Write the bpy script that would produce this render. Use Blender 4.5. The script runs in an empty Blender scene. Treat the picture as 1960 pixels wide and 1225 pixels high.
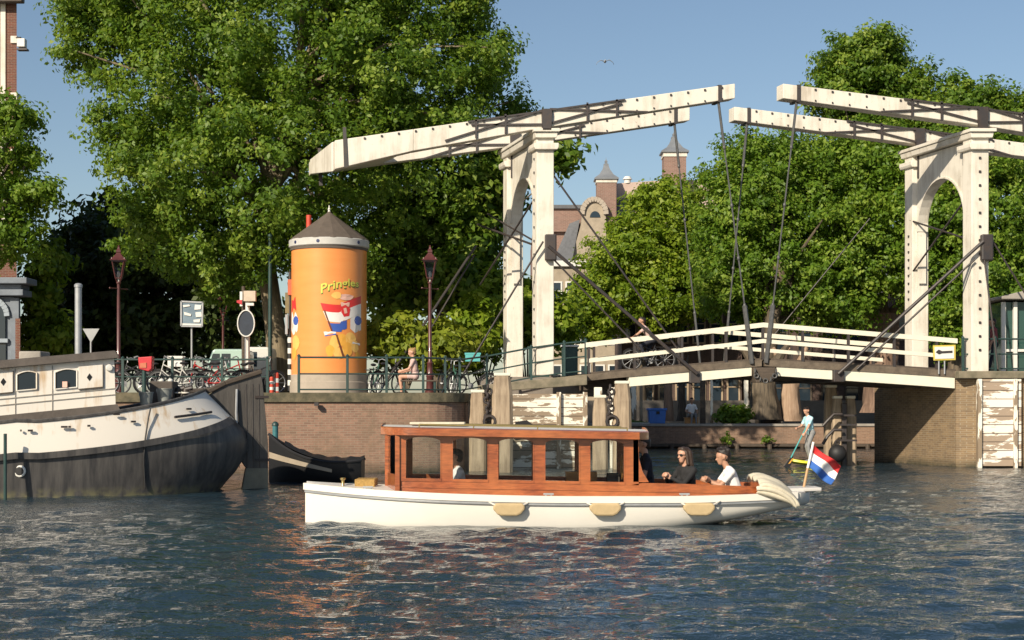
import bpy, math, random
import numpy as np
from mathutils import Vector, Matrix
R = math.radians
scene = bpy.context.scene
COL = scene.collection
F, CX, HY, H = 3000.0, 980.0, 779.0, 1.85      # the lens: focal length, centre column, horizon row (pixels), eye height (m)
def PX(x, d): return (x-CX)/F*d
def PZ(y, d): return H-(y-HY)/F*d
def P(x, y, d): return Vector((PX(x, d), d, PZ(y, d)))
def V(*a): return Vector(a)
ORG = {}

class MB:
    def __init__(s): s.v=[]; s.f=[]; s.m=[]
    def add(s, vs, fs, m=0):
        b=len(s.v); s.v.extend(Vector(q) for q in vs)
        s.f.extend(tuple(i+b for i in f) for f in fs); s.m.extend([m]*len(fs)); return s
    def hexa(s, p, m=0):   # p: 4 bottom (ccw) + 4 top
        return s.add(p, [(3,2,1,0),(4,5,6,7),(0,1,5,4),(1,2,6,5),(2,3,7,6),(3,0,4,7)], m)
    def box(s, a, b, m=0):
        x0,y0,z0=a; x1,y1,z1=b
        x0,x1=min(x0,x1),max(x0,x1); y0,y1=min(y0,y1),max(y0,y1); z0,z1=min(z0,z1),max(z0,z1)
        return s.hexa([(x0,y0,z0),(x1,y0,z0),(x1,y1,z0),(x0,y1,z0),(x0,y0,z1),(x1,y0,z1),(x1,y1,z1),(x0,y1,z1)], m)
    def cbox(s, c, sz, rot=None, m=0):
        c=Vector(c); hx,hy,hz=[q/2 for q in sz]
        p=[(-hx,-hy,-hz),(hx,-hy,-hz),(hx,hy,-hz),(-hx,hy,-hz),(-hx,-hy,hz),(hx,-hy,hz),(hx,hy,hz),(-hx,hy,hz)]
        if rot is not None: p=[rot@Vector(q) for q in p]
        return s.hexa([c+Vector(q) for q in p], m)
    def bar(s, a, b, w, h, up=(0,0,1), m=0):
        a=Vector(a); b=Vector(b); d=(b-a).normalized(); u=Vector(up)
        if abs(d.dot(u))>.98: u=Vector((0,1,0))
        sd=d.cross(u).normalized(); u=sd.cross(d)
        q=[(-w/2,-h/2),(w/2,-h/2),(w/2,h/2),(-w/2,h/2)]
        vs=[a+sd*i+u*j for i,j in q]+[b+sd*i+u*j for i,j in q]
        return s.add(vs,[(0,1,2,3),(7,6,5,4),(0,4,5,1),(1,5,6,2),(2,6,7,3),(3,7,4,0)],m)
    def tube(s, pts, r, n=8, m=0, cap=True):
        pts=[Vector(q) for q in pts]; k=len(pts)
        rs=r if isinstance(r,(list,tuple)) else [r]*k
        vs=[]; prev=None
        for i,p in enumerate(pts):
            t=(pts[min(i+1,k-1)]-pts[max(i-1,0)])
            t=t.normalized() if t.length>1e-9 else Vector((0,0,1))
            if prev is None:
                u=Vector((0,0,1)) if abs(t.z)<.9 else Vector((1,0,0))
                u=(u-t*u.dot(t)).normalized()
            else:
                u=(prev-t*prev.dot(t))
                u=u.normalized() if u.length>1e-6 else Vector((1,0,0))
            prev=u; w=t.cross(u)
            for j in range(n):
                a=2*math.pi*j/n; vs.append(p+(u*math.cos(a)+w*math.sin(a))*rs[i])
        fs=[(i*n+j, i*n+(j+1)%n, (i+1)*n+(j+1)%n, (i+1)*n+j) for i in range(k-1) for j in range(n)]
        if cap: fs+= [tuple(range(n-1,-1,-1)), tuple((k-1)*n+j for j in range(n))]
        return s.add(vs,fs,m)
    def ring(s, c, rad, r, axis='y', n=24, k=6, m=0, a0=0, a1=2*math.pi):
        c=Vector(c); full=abs(a1-a0-2*math.pi)<1e-6; cnt=n if full else n+1
        vs=[]
        for i in range(cnt):
            a=a0+(a1-a0)*i/n; e=V(math.cos(a),0,math.sin(a)); o=V(0,1,0)
            for j in range(k):
                b=2*math.pi*j/k; q=e*(rad+r*math.cos(b))+o*r*math.sin(b)
                if axis=='z': q=V(q.x,q.z,q.y)
                if axis=='x': q=V(q.y,q.x,q.z)
                vs.append(c+q)
        fs=[(i*k+j,i*k+(j+1)%k,((i+1)%cnt)*k+(j+1)%k,((i+1)%cnt)*k+j) for i in range(n) for j in range(k)]
        return s.add(vs,fs,m)
    def lathe(s, c, prof, n=16, m=0, axis=(0,0,1), sx=1, sy=1):
        c=Vector(c); ax=Vector(axis).normalized()
        u=V(1,0,0) if abs(ax.x)<.9 else V(0,1,0); u=(u-ax*u.dot(ax)).normalized(); w=ax.cross(u)
        vs=[]
        for r,z in prof:
            for j in range(n):
                a=2*math.pi*j/n; vs.append(c+ax*z+u*(r*math.cos(a)*sx)+w*(r*math.sin(a)*sy))
        k=len(prof)
        fs=[(i*n+j,i*n+(j+1)%n,(i+1)*n+(j+1)%n,(i+1)*n+j) for i in range(k-1) for j in range(n)]
        if prof[0][0]>1e-4: fs.append(tuple(range(n-1,-1,-1)))
        if prof[-1][0]>1e-4: fs.append(tuple((k-1)*n+j for j in range(n)))
        return s.add(vs,fs,m)
    def prism(s, poly, off, m=0):
        a=[Vector(q) for q in poly]; off=Vector(off); n=len(a)
        return s.add(a+[q+off for q in a],[tuple(range(n)),tuple(range(2*n-1,n-1,-1))]+[(i,i+n,(i+1)%n+n,(i+1)%n) for i in range(n)],m)
    def ell(s, c, r, n=10, k=7, m=0, rot=None):
        c=Vector(c); vs=[]; r=r if isinstance(r,(tuple,list)) else (r,r,r)
        for i in range(k+1):
            t=math.pi*i/k
            for j in range(n):
                a=2*math.pi*j/n; q=V(r[0]*math.sin(t)*math.cos(a),r[1]*math.sin(t)*math.sin(a),-r[2]*math.cos(t))
                vs.append(c+(rot@q if rot is not None else q))
        return s.add(vs,[(i*n+j,i*n+(j+1)%n,(i+1)*n+(j+1)%n,(i+1)*n+j) for i in range(k) for j in range(n)],m)
    def capsule(s, a, b, ra, rb, n=10, m=0):
        a=Vector(a); b=Vector(b); d=b-a; L=d.length
        if L<1e-5: return s.ell(a,ra,n,7,m)
        prof=[]
        for i in range(5):
            t=math.pi/2*(1-i/4); prof.append((ra*math.cos(t),-ra*math.sin(t)))
        for i in range(5):
            t=math.pi/2*i/4; prof.append((rb*math.cos(t),L+rb*math.sin(t)))
        prof[0]=(1e-4,prof[0][1]); prof[-1]=(1e-4,prof[-1][1])
        return s.lathe(a,prof,n,m,axis=d)
    def grid(s, rows, m=0, closed=False):
        r=len(rows); c=len(rows[0]); vs=[p for row in rows for p in row]
        fs=[(i*c+j,i*c+(j+1)%c,(i+1)*c+(j+1)%c,(i+1)*c+j) for i in range(r-1) for j in range(c if closed else c-1)]
        return s.add(vs,fs,m)
    def build(s, name, mats, parent=None, smooth=False, bevel=0, angle=40, label=None):
        me=bpy.data.meshes.new(name)
        o=ORG.get(parent.name, Vector((0,0,0))) if parent is not None else Vector((0,0,0))
        me.from_pydata([tuple(p-o) for p in s.v],[],s.f)
        mats=mats if isinstance(mats,(list,tuple)) else [mats]
        for q in mats: me.materials.append(q)
        if len(mats)>1: me.polygons.foreach_set('material_index',s.m)
        me.validate(); me.update()
        if smooth:
            me.polygons.foreach_set('use_smooth',[True]*len(me.polygons))
            if angle<179: me.set_sharp_from_angle(angle=R(angle))
        return link(name, me, parent, bevel, label)

def link(name, me, parent=None, bevel=0, label=None):
    ob=bpy.data.objects.new(name, me); COL.objects.link(ob)
    if parent is not None:
        ob.parent=parent; ORG[ob.name]=ORG.get(parent.name, Vector((0,0,0)))
    if bevel:
        b=ob.modifiers.new('bevel','BEVEL'); b.width=bevel; b.segments=2; b.limit_method='ANGLE'; b.angle_limit=R(40)
    if label: ob['label']=label
    return ob
def tag(o, label=None, cat=None, group=None, kind=None):
    if label: o['label']=label
    if cat: o['category']=cat
    if group: o['group']=group
    if kind: o['kind']=kind
    return o
def thing(name, label, cat, loc=(0,0,0), group=None, rz=0):
    o=bpy.data.objects.new(name,None); COL.objects.link(o); o.empty_display_size=.2
    o.location=loc; o.rotation_euler=(0,0,rz); ORG[o.name]=Vector(loc)
    return tag(o,label,cat,group)
def copy_tree(o, loc=None, rz=None, label=None, parent=None):
    c=o.copy(); COL.objects.link(c)
    if parent is not None: c.parent=parent
    else:
        if loc is not None: c.location=loc
        if rz is not None: c.rotation_euler=(0,0,rz)
        if label: c['label']=label
    for ch in list(o.children): copy_tree(ch,parent=c)
    return c
def setmat(o, old, new):       # a repaint of a copy
    for q in [o]+list(o.children_recursive):
        if q.type=='MESH' and old.name in [m.name for m in q.data.materials]:
            q.data=q.data.copy()
            for i,m in enumerate(q.data.materials):
                if m.name==old.name: q.data.materials[i]=new

# ------------------------------------------------------------------ materials
def nt(name):
    m=bpy.data.materials.new(name); m.use_nodes=True; t=m.node_tree; return m,t,t.nodes['Principled BSDF']
def N(t, typ, **kw):
    n=t.nodes.new(typ)
    for k,v in kw.items():
        if k.startswith('_'): setattr(n,k[1:],v)
        else: n.inputs[k.replace('__',' ')].default_value=v
    return n
def ramp(t, fac, stops):
    r=t.nodes.new('ShaderNodeValToRGB'); e=r.color_ramp.elements
    while len(e)<len(stops): e.new(.5)
    for q,(p,c) in zip(e,stops):
        q.position=p; q.color=(c,c,c,1) if not isinstance(c,(tuple,list)) else (*c[:3],1)
    t.links.new(fac,r.inputs[0]); return r.outputs[0]
def mix(t, fac, a, b, mode='MIX'):
    n=t.nodes.new('ShaderNodeMix'); n.data_type='RGBA'; n.blend_type=mode
    for sock,v in ((n.inputs[0],fac),(n.inputs[6],a),(n.inputs[7],b)):
        if hasattr(v,'is_linked'): t.links.new(v,sock)
        elif isinstance(v,(tuple,list)): sock.default_value=(*v[:3],1)
        else: sock.default_value=v
    return n.outputs[2]
def mapping(t, scale=(1,1,1), rot=(0,0,0), src='Object'):
    c=t.nodes.new('ShaderNodeTexCoord'); m=t.nodes.new('ShaderNodeMapping')
    m.inputs['Scale'].default_value=scale; m.inputs['Rotation'].default_value=rot
    t.links.new(c.outputs[src],m.inputs[0]); return m.outputs[0]
def noise(t, vec, scale, detail=5, rough=.55):
    n=N(t,'ShaderNodeTexNoise',Scale=scale,Detail=detail,Roughness=rough); t.links.new(vec,n.inputs['Vector']); return n.outputs['Fac']
def bump(t, b, height, strength=.3, dist=.02):
    n=N(t,'ShaderNodeBump',Strength=strength,Distance=dist); t.links.new(height,n.inputs['Height']); t.links.new(n.outputs[0],b.inputs['Normal']); return n
def S(r,g,b):   # sRGB 0..255 to linear
    f=lambda c:(c/255/12.92 if c<=10 else ((c/255+.055)/1.055)**2.4)
    return (f(r),f(g),f(b))
def M(name, col, rough=.6, var=.25, scale=3., metal=0, bmp=0, coat=0, col2=None, stretch=(1,1,1), spec=.5, fine=0):
    m,t,b=nt(name); vec=mapping(t,stretch)
    dark=tuple(c*(1-var) for c in col) if col2 is None else col2
    f=noise(t,vec,scale,6,.6)
    t.links.new(mix(t,ramp(t,f,[(.3,0),(.7,1)]),dark,col),b.inputs['Base Color'])
    b.inputs['Roughness'].default_value=rough; b.inputs['Metallic'].default_value=metal
    b.inputs['Specular IOR Level'].default_value=spec
    if coat: b.inputs['Coat Weight'].default_value=coat; b.inputs['Coat Roughness'].default_value=.08
    if bmp: bump(t,b,noise(t,vec,scale*(fine or 6),5),bmp)
    return m
MT={}
MT['white_paint']=None
MT['white_rail']=M('white_rail',(.74,.70,.57),.5,.1,4)
MT['boat_white']=M('boat_white',(.75,.72,.65),.28,.05,1.5,coat=.3)
MT['boat_deck']=M('boat_deck',(.62,.60,.56),.5,.1,5)
MT['black_iron']=M('black_iron',(.028,.027,.03),.5,.4,6,bmp=.1,col2=(.05,.036,.03))
MT['chain']=M('chain_metal',(.10,.10,.10),.5,.4,9)
MT['green_iron']=M('green_iron',(.025,.06,.055),.45,.3,5)
MT['green_cab']=M('green_cabinet',(.03,.075,.065),.5,.25,3)
MT['lamp_red']=M('lamp_paint',(.10,.028,.026),.4,.35,8,coat=.2)
MT['grey_metal']=M('grey_metal',(.42,.43,.44),.4,.2,6,metal=.4)
MT['sign_grey']=M('sign_back',(.36,.37,.37),.5,.15,5)
MT['sign_white']=M('sign_white',(.72,.71,.66),.5,.1,5)
MT['dark_wood']=M('dark_wood',(.10,.075,.055),.75,.5,4,bmp=.3,stretch=(1,1,6))
MT['plank_deck']=M('plank_deck',(.16,.125,.09),.8,.5,5,bmp=.4)
MT['red']=M('red_plastic',(.55,.03,.04),.45,.15,6)
MT['redwhite_r']=M('bollard_red',(.55,.06,.03),.5,.1,6)
MT['black']=M('black_rubber',(.018,.018,.02),.6,.3,6)
MT['stone_cap']=M('stone_cap',(.27,.225,.16),.85,.5,2.5,bmp=.5,col2=(.10,.095,.06))
MT['stone_moss']=M('mossy_coping',(.17,.14,.085),.85,.5,3.5,bmp=.5,col2=(.05,.05,.03))
MT['hair_brown']=M('hair_brown',(.06,.035,.022),.5,.5,30,bmp=.3)
MT['concrete']=M('concrete',(.36,.33,.29),.85,.3,2,bmp=.4)
MT['plinth']=M('plinth_stone',(.42,.36,.29),.8,.2,3,bmp=.2)
MT['pavement']=M('pavement',(.24,.21,.18),.9,.3,2,bmp=.4)
MT['slate']=M('slate',(.12,.125,.135),.6,.3,4,bmp=.3)
MT['roof_brown']=M('roof_brown',(.115,.092,.075),.75,.25,5,bmp=.3)
MT['cream_cloth']=M('cream_cloth',(.66,.60,.46),.85,.25,6,bmp=.3)
MT['fender']=M('fender_canvas',(.50,.38,.21),.85,.15,12,bmp=.25)
MT['rope']=M('rope',(.70,.66,.58),.85,.2,20)
MT['wicker']=M('teak_grating',(.50,.30,.08),.6,.5,30,bmp=.5)
MT['brass']=M('brass',(.55,.42,.18),.3,.2,8,metal=.9)
MT['bucket']=M('zinc_bucket',(.34,.36,.34),.5,.25,5,metal=.3)
MT['teal']=M('teal_plastic',(.10,.42,.42),.45,.15,5)
MT['blue']=M('blue_plastic',(.03,.16,.55),.4,.2,4)
MT['yellow']=M('yellow_board',(.75,.72,.03),.4,.1,4)
MT['skin']=M('skin',(.56,.31,.21),.55,.12,8)
MT['skin2']=M('skin_tan',(.46,.25,.16),.55,.12,8)
MT['hair_dark']=M('hair_dark',(.022,.015,.012),.5,.5,30,stretch=(1,1,.3),bmp=.3)
MT['hair_blond']=M('hair_blond',(.42,.25,.10),.55,.4,30,bmp=.3)
MT['cl_white']=M('cloth_white',(.78,.77,.76),.85,.08,7,bmp=.2)
MT['cl_black']=M('cloth_black',(.020,.020,.022),.85,.4,10,bmp=.3)
MT['cl_navy']=M('cloth_navy',(.02,.022,.035),.85,.4,10,bmp=.3)
MT['cl_grey']=M('cloth_grey',(.25,.25,.25),.85,.2,10)
MT['cl_blue']=M('cloth_lightblue',(.24,.60,.68),.85,.45,9,col2=(.62,.78,.80))
MT['cl_pink']=M('cloth_pink',(.62,.44,.40),.85,.2,8)
MT['cl_red']=M('cloth_red',(.28,.06,.07),.85,.4,8)
MT['flag_red']=M('flag_red',(.62,.03,.03),.8,.08,8)
MT['flag_white']=M('flag_white',(.80,.79,.76),.8,.05,8)
MT['flag_blue']=M('flag_blue',(.03,.12,.42),.8,.1,8)
MT['pole_wood']=M('pole_wood',(.52,.32,.15),.45,.25,10,coat=.4,stretch=(1,1,.2))
MT['paint_black']=M('paint_black',(.012,.012,.013),.5,.2,6)
MT['car_green']=M('car_palegreen',(.36,.50,.44),.3,.08,2,coat=.6)
MT['car_white']=M('car_white',(.62,.62,.58),.35,.08,2,coat=.5)
MT['sand_brick']=M('sand_facade',(.40,.335,.25),.85,.3,2,bmp=.3)
MT['gull']=M('gull_feather',(.36,.40,.44),.8,.2,8)
def varnish():
    m,t,b=nt('varnished_mahogany'); v=mapping(t,(2.2,14,14))
    f=noise(t,v,2.4,7,.65); g=noise(t,mapping(t,(.7,.7,.7)),1.7,3)
    c=mix(t,ramp(t,f,[(.32,0),(.7,1)]),(.15,.036,.011),(.41,.105,.030))
    c=mix(t,ramp(t,g,[(.4,0),(.7,.5)]),c,(.56,.20,.06))
    t.links.new(c,b.inputs['Base Color']); b.inputs['Roughness'].default_value=.38
    b.inputs['Coat Weight'].default_value=.8; b.inputs['Coat Roughness'].default_value=.06
    return m
MT['mahogany']=varnish()
def orange_wood():
    m,t,b=nt('light_wood'); f=noise(t,mapping(t,(2,9,9)),3,6)
    t.links.new(mix(t,f,(.30,.13,.03),(.55,.27,.08)),b.inputs['Base Color']); b.inputs['Roughness'].default_value=.45; return m
MT['light_wood']=orange_wood()
def brick(name, c1, c2, mort, axis='xy', scale=1., dirt=.5, dirtcol=(.06,.055,.045), low=None):
    m,t,b=nt(name); tc=t.nodes.new('ShaderNodeTexCoord'); sp=t.nodes.new('ShaderNodeSeparateXYZ'); t.links.new(tc.outputs['Object'],sp.inputs[0])
    ad=N(t,'ShaderNodeMath',_operation='ADD'); t.links.new(sp.outputs[0],ad.inputs[0]); t.links.new(sp.outputs[1],ad.inputs[1])
    cb=t.nodes.new('ShaderNodeCombineXYZ'); t.links.new(ad.outputs[0],cb.inputs[0]); t.links.new(sp.outputs[2],cb.inputs[1])
    br=N(t,'ShaderNodeTexBrick',Scale=1.0/scale); t.links.new(cb.outputs[0],br.inputs['Vector'])
    br.inputs['Color1'].default_value=(*c1,1); br.inputs['Color2'].default_value=(*c2,1); br.inputs['Mortar'].default_value=(*mort,1)
    br.inputs['Mortar Size'].default_value=.008; br.inputs['Brick Width'].default_value=.22; br.inputs['Row Height'].default_value=.065; br.inputs['Bias'].default_value=0
    v=tc.outputs['Object']
    f=noise(t,v,1.1,6,.65); f2=noise(t,v,7,4)
    c=mix(t,ramp(t,f,[(.45,0),(.75,dirt)]),br.outputs['Color'],dirtcol)
    c=mix(t,ramp(t,f2,[(.5,0),(.8,.4)]),c,tuple(min(1,q*1.5) for q in c1))
    if low is not None:       # wet algae band near the water
        mr=N(t,'ShaderNodeMapRange'); t.links.new(sp.outputs[2],mr.inputs[0])
        mr.inputs[1].default_value=low[1]; mr.inputs[2].default_value=low[0]; mr.inputs[3].default_value=0; mr.inputs[4].default_value=1
        ml=N(t,'ShaderNodeMath',_operation='MULTIPLY'); t.links.new(mr.outputs[0],ml.inputs[0]); t.links.new(ramp(t,noise(t,v,3,5),[(.25,.3),(.6,1)]),ml.inputs[1])
        c=mix(t,ml.outputs[0],c,(.022,.026,.014))
    t.links.new(c,b.inputs['Base Color']); b.inputs['Roughness'].default_value=.85
    bump(t,b,br.outputs['Fac'],.4,-.01)
    return m
MT['quay_brick']=brick('quay_brick',(.29,.165,.115),(.19,.11,.08),(.27,.21,.15),dirt=.75,dirtcol=(.17,.12,.075),low=(0.0,.35))
MT['pier_brick']=brick('pier_brick',(.25,.17,.09),(.16,.105,.06),(.27,.22,.15),dirt=.5,low=(-.02,.3))
MT['far_brick']=brick('far_quay_brick',(.27,.165,.11),(.20,.12,.08),(.26,.2,.15),dirt=.55,low=(0,.15))  # stronger dirt here also paints in part of the wall's shadow
MT['house_brick']=brick('house_brick',(.17,.055,.035),(.11,.035,.025),(.2,.15,.11),dirt=.3)
MT['tower_brick_hazed']=brick('tower_brick_hazed',(.25,.145,.115),(.20,.115,.09),(.28,.22,.18),dirt=.2,scale=2)  # paled towards grey: distance haze put into the brick colour
MT['dark_brick']=brick('dark_brick',(.085,.05,.04),(.06,.035,.03),(.1,.08,.07),dirt=.4)
def peel(name, paint, wood, pitch=.24, amt=.52, vert=False, lines=True):
    m,t,b=nt(name); tc=t.nodes.new('ShaderNodeTexCoord'); v=tc.outputs['Object']
    sp=t.nodes.new('ShaderNodeSeparateXYZ'); t.links.new(v,sp.inputs[0])
    st=mapping(t,(1,1,4) if not vert else (4,4,1))
    f=noise(t,st,1.6,8,.7); g=noise(t,st,.9,3)
    mk=N(t,'ShaderNodeMath',_operation='ADD'); t.links.new(f,mk.inputs[0]); t.links.new(g,mk.inputs[1])
    mask=ramp(t,mk.outputs[0],[(amt*2-.05 if amt<.5 else min(.98,amt*1.9),0),(min(1,amt*1.9+.1),1)])
    c=mix(t,mask,paint,wood)
    if lines:
        dv=N(t,'ShaderNodeMath',_operation='DIVIDE'); t.links.new(sp.outputs[2],dv.inputs[0]); dv.inputs[1].default_value=pitch
        fr=N(t,'ShaderNodeMath',_operation='FRACT'); t.links.new(dv.outputs[0],fr.inputs[0])
        ln=ramp(t,fr.outputs[0],[(0,1),(.07,1),(.12,0),(.95,0)])
        c=mix(t,ln,c,tuple(q*.25 for q in wood)); 
    t.links.new(c,b.inputs['Base Color']); b.inputs['Roughness'].default_value=.75
    bump(t,b,f,.5,.01)
    return m
MT['peel_plank']=peel('peeling_white_planks',(.78,.73,.62),(.26,.20,.14),.26,.56)
MT['peel_plank_r']=peel('lightly_peeling_planks',(.80,.74,.64),(.34,.26,.19),.26,.68)
MT['peel_post']=peel('peeling_white_post',(.80,.75,.64),(.25,.19,.13),.3,.6,True,False)
def timber(name,c1,c2):
    m,t,b=nt(name); v=mapping(t,(9,9,.8)); f=noise(t,v,1.3,7,.65)
    w=noise(t,mapping(t,(1,1,1)),.9,3)
    c=mix(t,ramp(t,f,[(.3,0),(.7,1)]),c1,c2); c=mix(t,ramp(t,w,[(.45,0),(.75,.6)]),c,tuple(q*.5 for q in c1))
    t.links.new(c,b.inputs['Base Color']); b.inputs['Roughness'].default_value=.8; bump(t,b,f,.6,.02); return m
MT['pile_wood']=timber('pile_timber',(.22,.16,.105),(.46,.36,.25))
MT['bark']=timber('bark',(.045,.036,.026),(.17,.13,.085))
MT['bark_elm_lit']=timber('bark_elm_lit',(.10,.08,.05),(.30,.24,.15))  # lighter copy of the bark: sun on the elm trunk put into its colour
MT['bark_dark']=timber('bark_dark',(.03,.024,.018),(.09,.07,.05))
def hull_steel():
    m,t,b=nt('barge_hull_steel'); tc=t.nodes.new('ShaderNodeTexCoord'); sp=t.nodes.new('ShaderNodeSeparateXYZ'); t.links.new(tc.outputs['Object'],sp.inputs[0])
    f=noise(t,mapping(t,(5,5,.35)),1.2,7,.65); g=noise(t,mapping(t,(1,1,1)),.8,4)
    c=mix(t,ramp(t,f,[(.35,0),(.75,1)]),(.042,.041,.042),(.135,.125,.115))
    c=mix(t,ramp(t,g,[(.5,0),(.75,.5)]),c,(.02,.02,.023))
    mr=N(t,'ShaderNodeMapRange'); t.links.new(sp.outputs[2],mr.inputs[0]); mr.inputs[1].default_value=.22; mr.inputs[2].default_value=.02; mr.inputs[3].default_value=0; mr.inputs[4].default_value=1
    ml=N(t,'ShaderNodeMath',_operation='MULTIPLY'); t.links.new(mr.outputs[0],ml.inputs[0]); t.links.new(ramp(t,noise(t,tc.outputs['Object'],5,5),[(.4,0),(.6,1)]),ml.inputs[1])
    c=mix(t,ml.outputs[0],c,(.16,.15,.085))
    t.links.new(c,b.inputs['Base Color']); b.inputs['Roughness'].default_value=.42; b.inputs['Specular IOR Level'].default_value=.4; bump(t,b,g,.25,.03); return m
MT['hull_steel']=hull_steel()
def barge_white():
    m,t,b=nt('barge_white'); tc=t.nodes.new('ShaderNodeTexCoord')
    f=noise(t,mapping(t,(6,6,.7)),1.1,6,.6); g=noise(t,mapping(t,(1,1,1)),1.3,3)
    ml=N(t,'ShaderNodeMath',_operation='MULTIPLY'); t.links.new(f,ml.inputs[0]); t.links.new(g,ml.inputs[1])
    c=mix(t,ramp(t,ml.outputs[0],[(.27,0),(.42,.8)]),(.78,.73,.65),(.50,.31,.13))
    t.links.new(c,b.inputs['Base Color']); b.inputs['Roughness'].default_value=.5; return m
MT['barge_white']=barge_white()
def weathered():
    m,t,b=nt('white_paint'); f=noise(t,mapping(t,(5,5,.6)),1.2,7,.65); g=noise(t,mapping(t,(1,1,1)),1.1,4); h=noise(t,mapping(t,(1,1,1)),9,5,.7)
    ml=N(t,'ShaderNodeMath',_operation='MULTIPLY'); t.links.new(f,ml.inputs[0]); t.links.new(g,ml.inputs[1])
    c=mix(t,ramp(t,ml.outputs[0],[(.22,0),(.42,.7)]),(.66,.62,.54),(.36,.31,.24))
    c=mix(t,ramp(t,h,[(.62,0),(.72,.6)]),c,(.30,.24,.18))
    t.links.new(c,b.inputs['Base Color']); b.inputs['Roughness'].default_value=.6; bump(t,b,h,.15,.01); return m
MT['white_paint']=weathered()
MT['rudder']=M('rudder_steel',(.10,.09,.08),.6,.5,2.2,bmp=.3,stretch=(3,3,.6))
MT['rudder_low']=M('rudder_waterline',(.22,.21,.16),.8,.3,4,bmp=.3)
MT['tar']=M('tar_felt',(.105,.088,.075),.85,.4,3,bmp=.4)
def glass(name,tint,fac=1.3,rough=.02,base=.0):
    m=bpy.data.materials.new(name); m.use_nodes=True; t=m.node_tree; t.nodes.clear()
    o=t.nodes.new('ShaderNodeOutputMaterial'); tr=t.nodes.new('ShaderNodeBsdfTransparent'); gl=t.nodes.new('ShaderNodeBsdfGlossy')
    tr.inputs[0].default_value=(*tint,1); gl.inputs['Roughness'].default_value=rough
    fr=N(t,'ShaderNodeFresnel',IOR=fac); mx=t.nodes.new('ShaderNodeMixShader')
    t.links.new(fr.outputs[0],mx.inputs[0]); t.links.new(tr.outputs[0],mx.inputs[1]); t.links.new(gl.outputs[0],mx.inputs[2]); t.links.new(mx.outputs[0],o.inputs[0]); return m
MT['pane']=glass('clear_glass',(.93,.95,.95),1.25)
MT['lantern_glass']=glass('lantern_glass',(.8,.82,.84),1.5)
def darkglass(name,col):
    m,t,b=nt(name); b.inputs['Base Color'].default_value=(*col,1); b.inputs['Roughness'].default_value=.05; b.inputs['IOR'].default_value=1.5; return m
MT['window']=darkglass('window_glass',(.02,.032,.045))
MT['kiosk_glass']=darkglass('green_kiosk_glass',(.03,.075,.065))
def poster():
    m,t,b=nt('orange_poster'); f=noise(t,mapping(t,(.6,.6,3)),1.4,3)
    t.links.new(mix(t,f,(.76,.25,.06),(.80,.32,.095)),b.inputs['Base Color']); b.inputs['Roughness'].default_value=.32; return m
MT['poster']=poster()
for k,c in (('p_white',(.80,.76,.72)),('p_red',(.66,.035,.035)),('p_blue',(.05,.11,.42)),('p_yellow',(.66,.62,.10)),('p_green',(.10,.17,.03)),('p_gold',(.80,.40,.06)),('p_gold2',(.85,.50,.13)),('p_brown',(.16,.05,.02)),('p_pink',(.75,.45,.36)),('p_dot',(.02,.03,.10))):
    MT[k]=M('print_'+k[2:],c,.35,.08,9)
# ------------------------------------------------------------------ camera, sky, sun
cam=bpy.data.cameras.new('camera'); co=bpy.data.objects.new('camera',cam); COL.objects.link(co)
co.location=(0,0,H); co.rotation_euler=(R(90),0,0); cam.sensor_width=36; cam.lens=F/1960*36
cam.shift_y=(HY-612.5)/1960; cam.clip_end=3000; cam.clip_start=.2; scene.camera=co
SUN_AZ, SUN_EL = 33.0, 30.0         # degrees left of straight behind the camera; height
w=bpy.data.worlds.new('World'); scene.world=w; w.use_nodes=True; t=w.node_tree
sky=t.nodes.new('ShaderNodeTexSky'); sky.sky_type='NISHITA'; sky.sun_disc=False
sky.sun_elevation=R(SUN_EL); sky.sun_rotation=R(180+SUN_AZ); sky.air_density=1.0; sky.dust_density=.7; sky.ozone_density=1.6; sky.altitude=0
t.links.new(sky.outputs[0],t.nodes['Background'].inputs[0]); t.nodes['Background'].inputs[1].default_value=.072
sl=bpy.data.lights.new('sun','SUN'); sl.energy=4.5; sl.angle=R(.5); sl.color=(1,.88,.70)
so=bpy.data.objects.new('sun',sl); COL.objects.link(so); so.location=(-20,-30,30)
_a=R(SUN_AZ); _e=R(SUN_EL)
sd=V(math.sin(_a)*math.cos(_e), math.cos(_a)*math.cos(_e), -math.sin(_e))
so.rotation_euler=sd.to_track_quat('-Z','Y').to_euler()
scene.view_settings.view_transform='Standard'; scene.view_settings.look='None'; scene.view_settings.exposure=.45; scene.view_settings.gamma=1
scene.cycles.use_denoising=True
scene.cycles.max_bounces=8; scene.cycles.transparent_max_bounces=16; scene.cycles.transmission_bounces=4; scene.cycles.glossy_bounces=4; scene.cycles.diffuse_bounces=3
scene.cycles.sample_clamp_indirect=4

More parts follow.
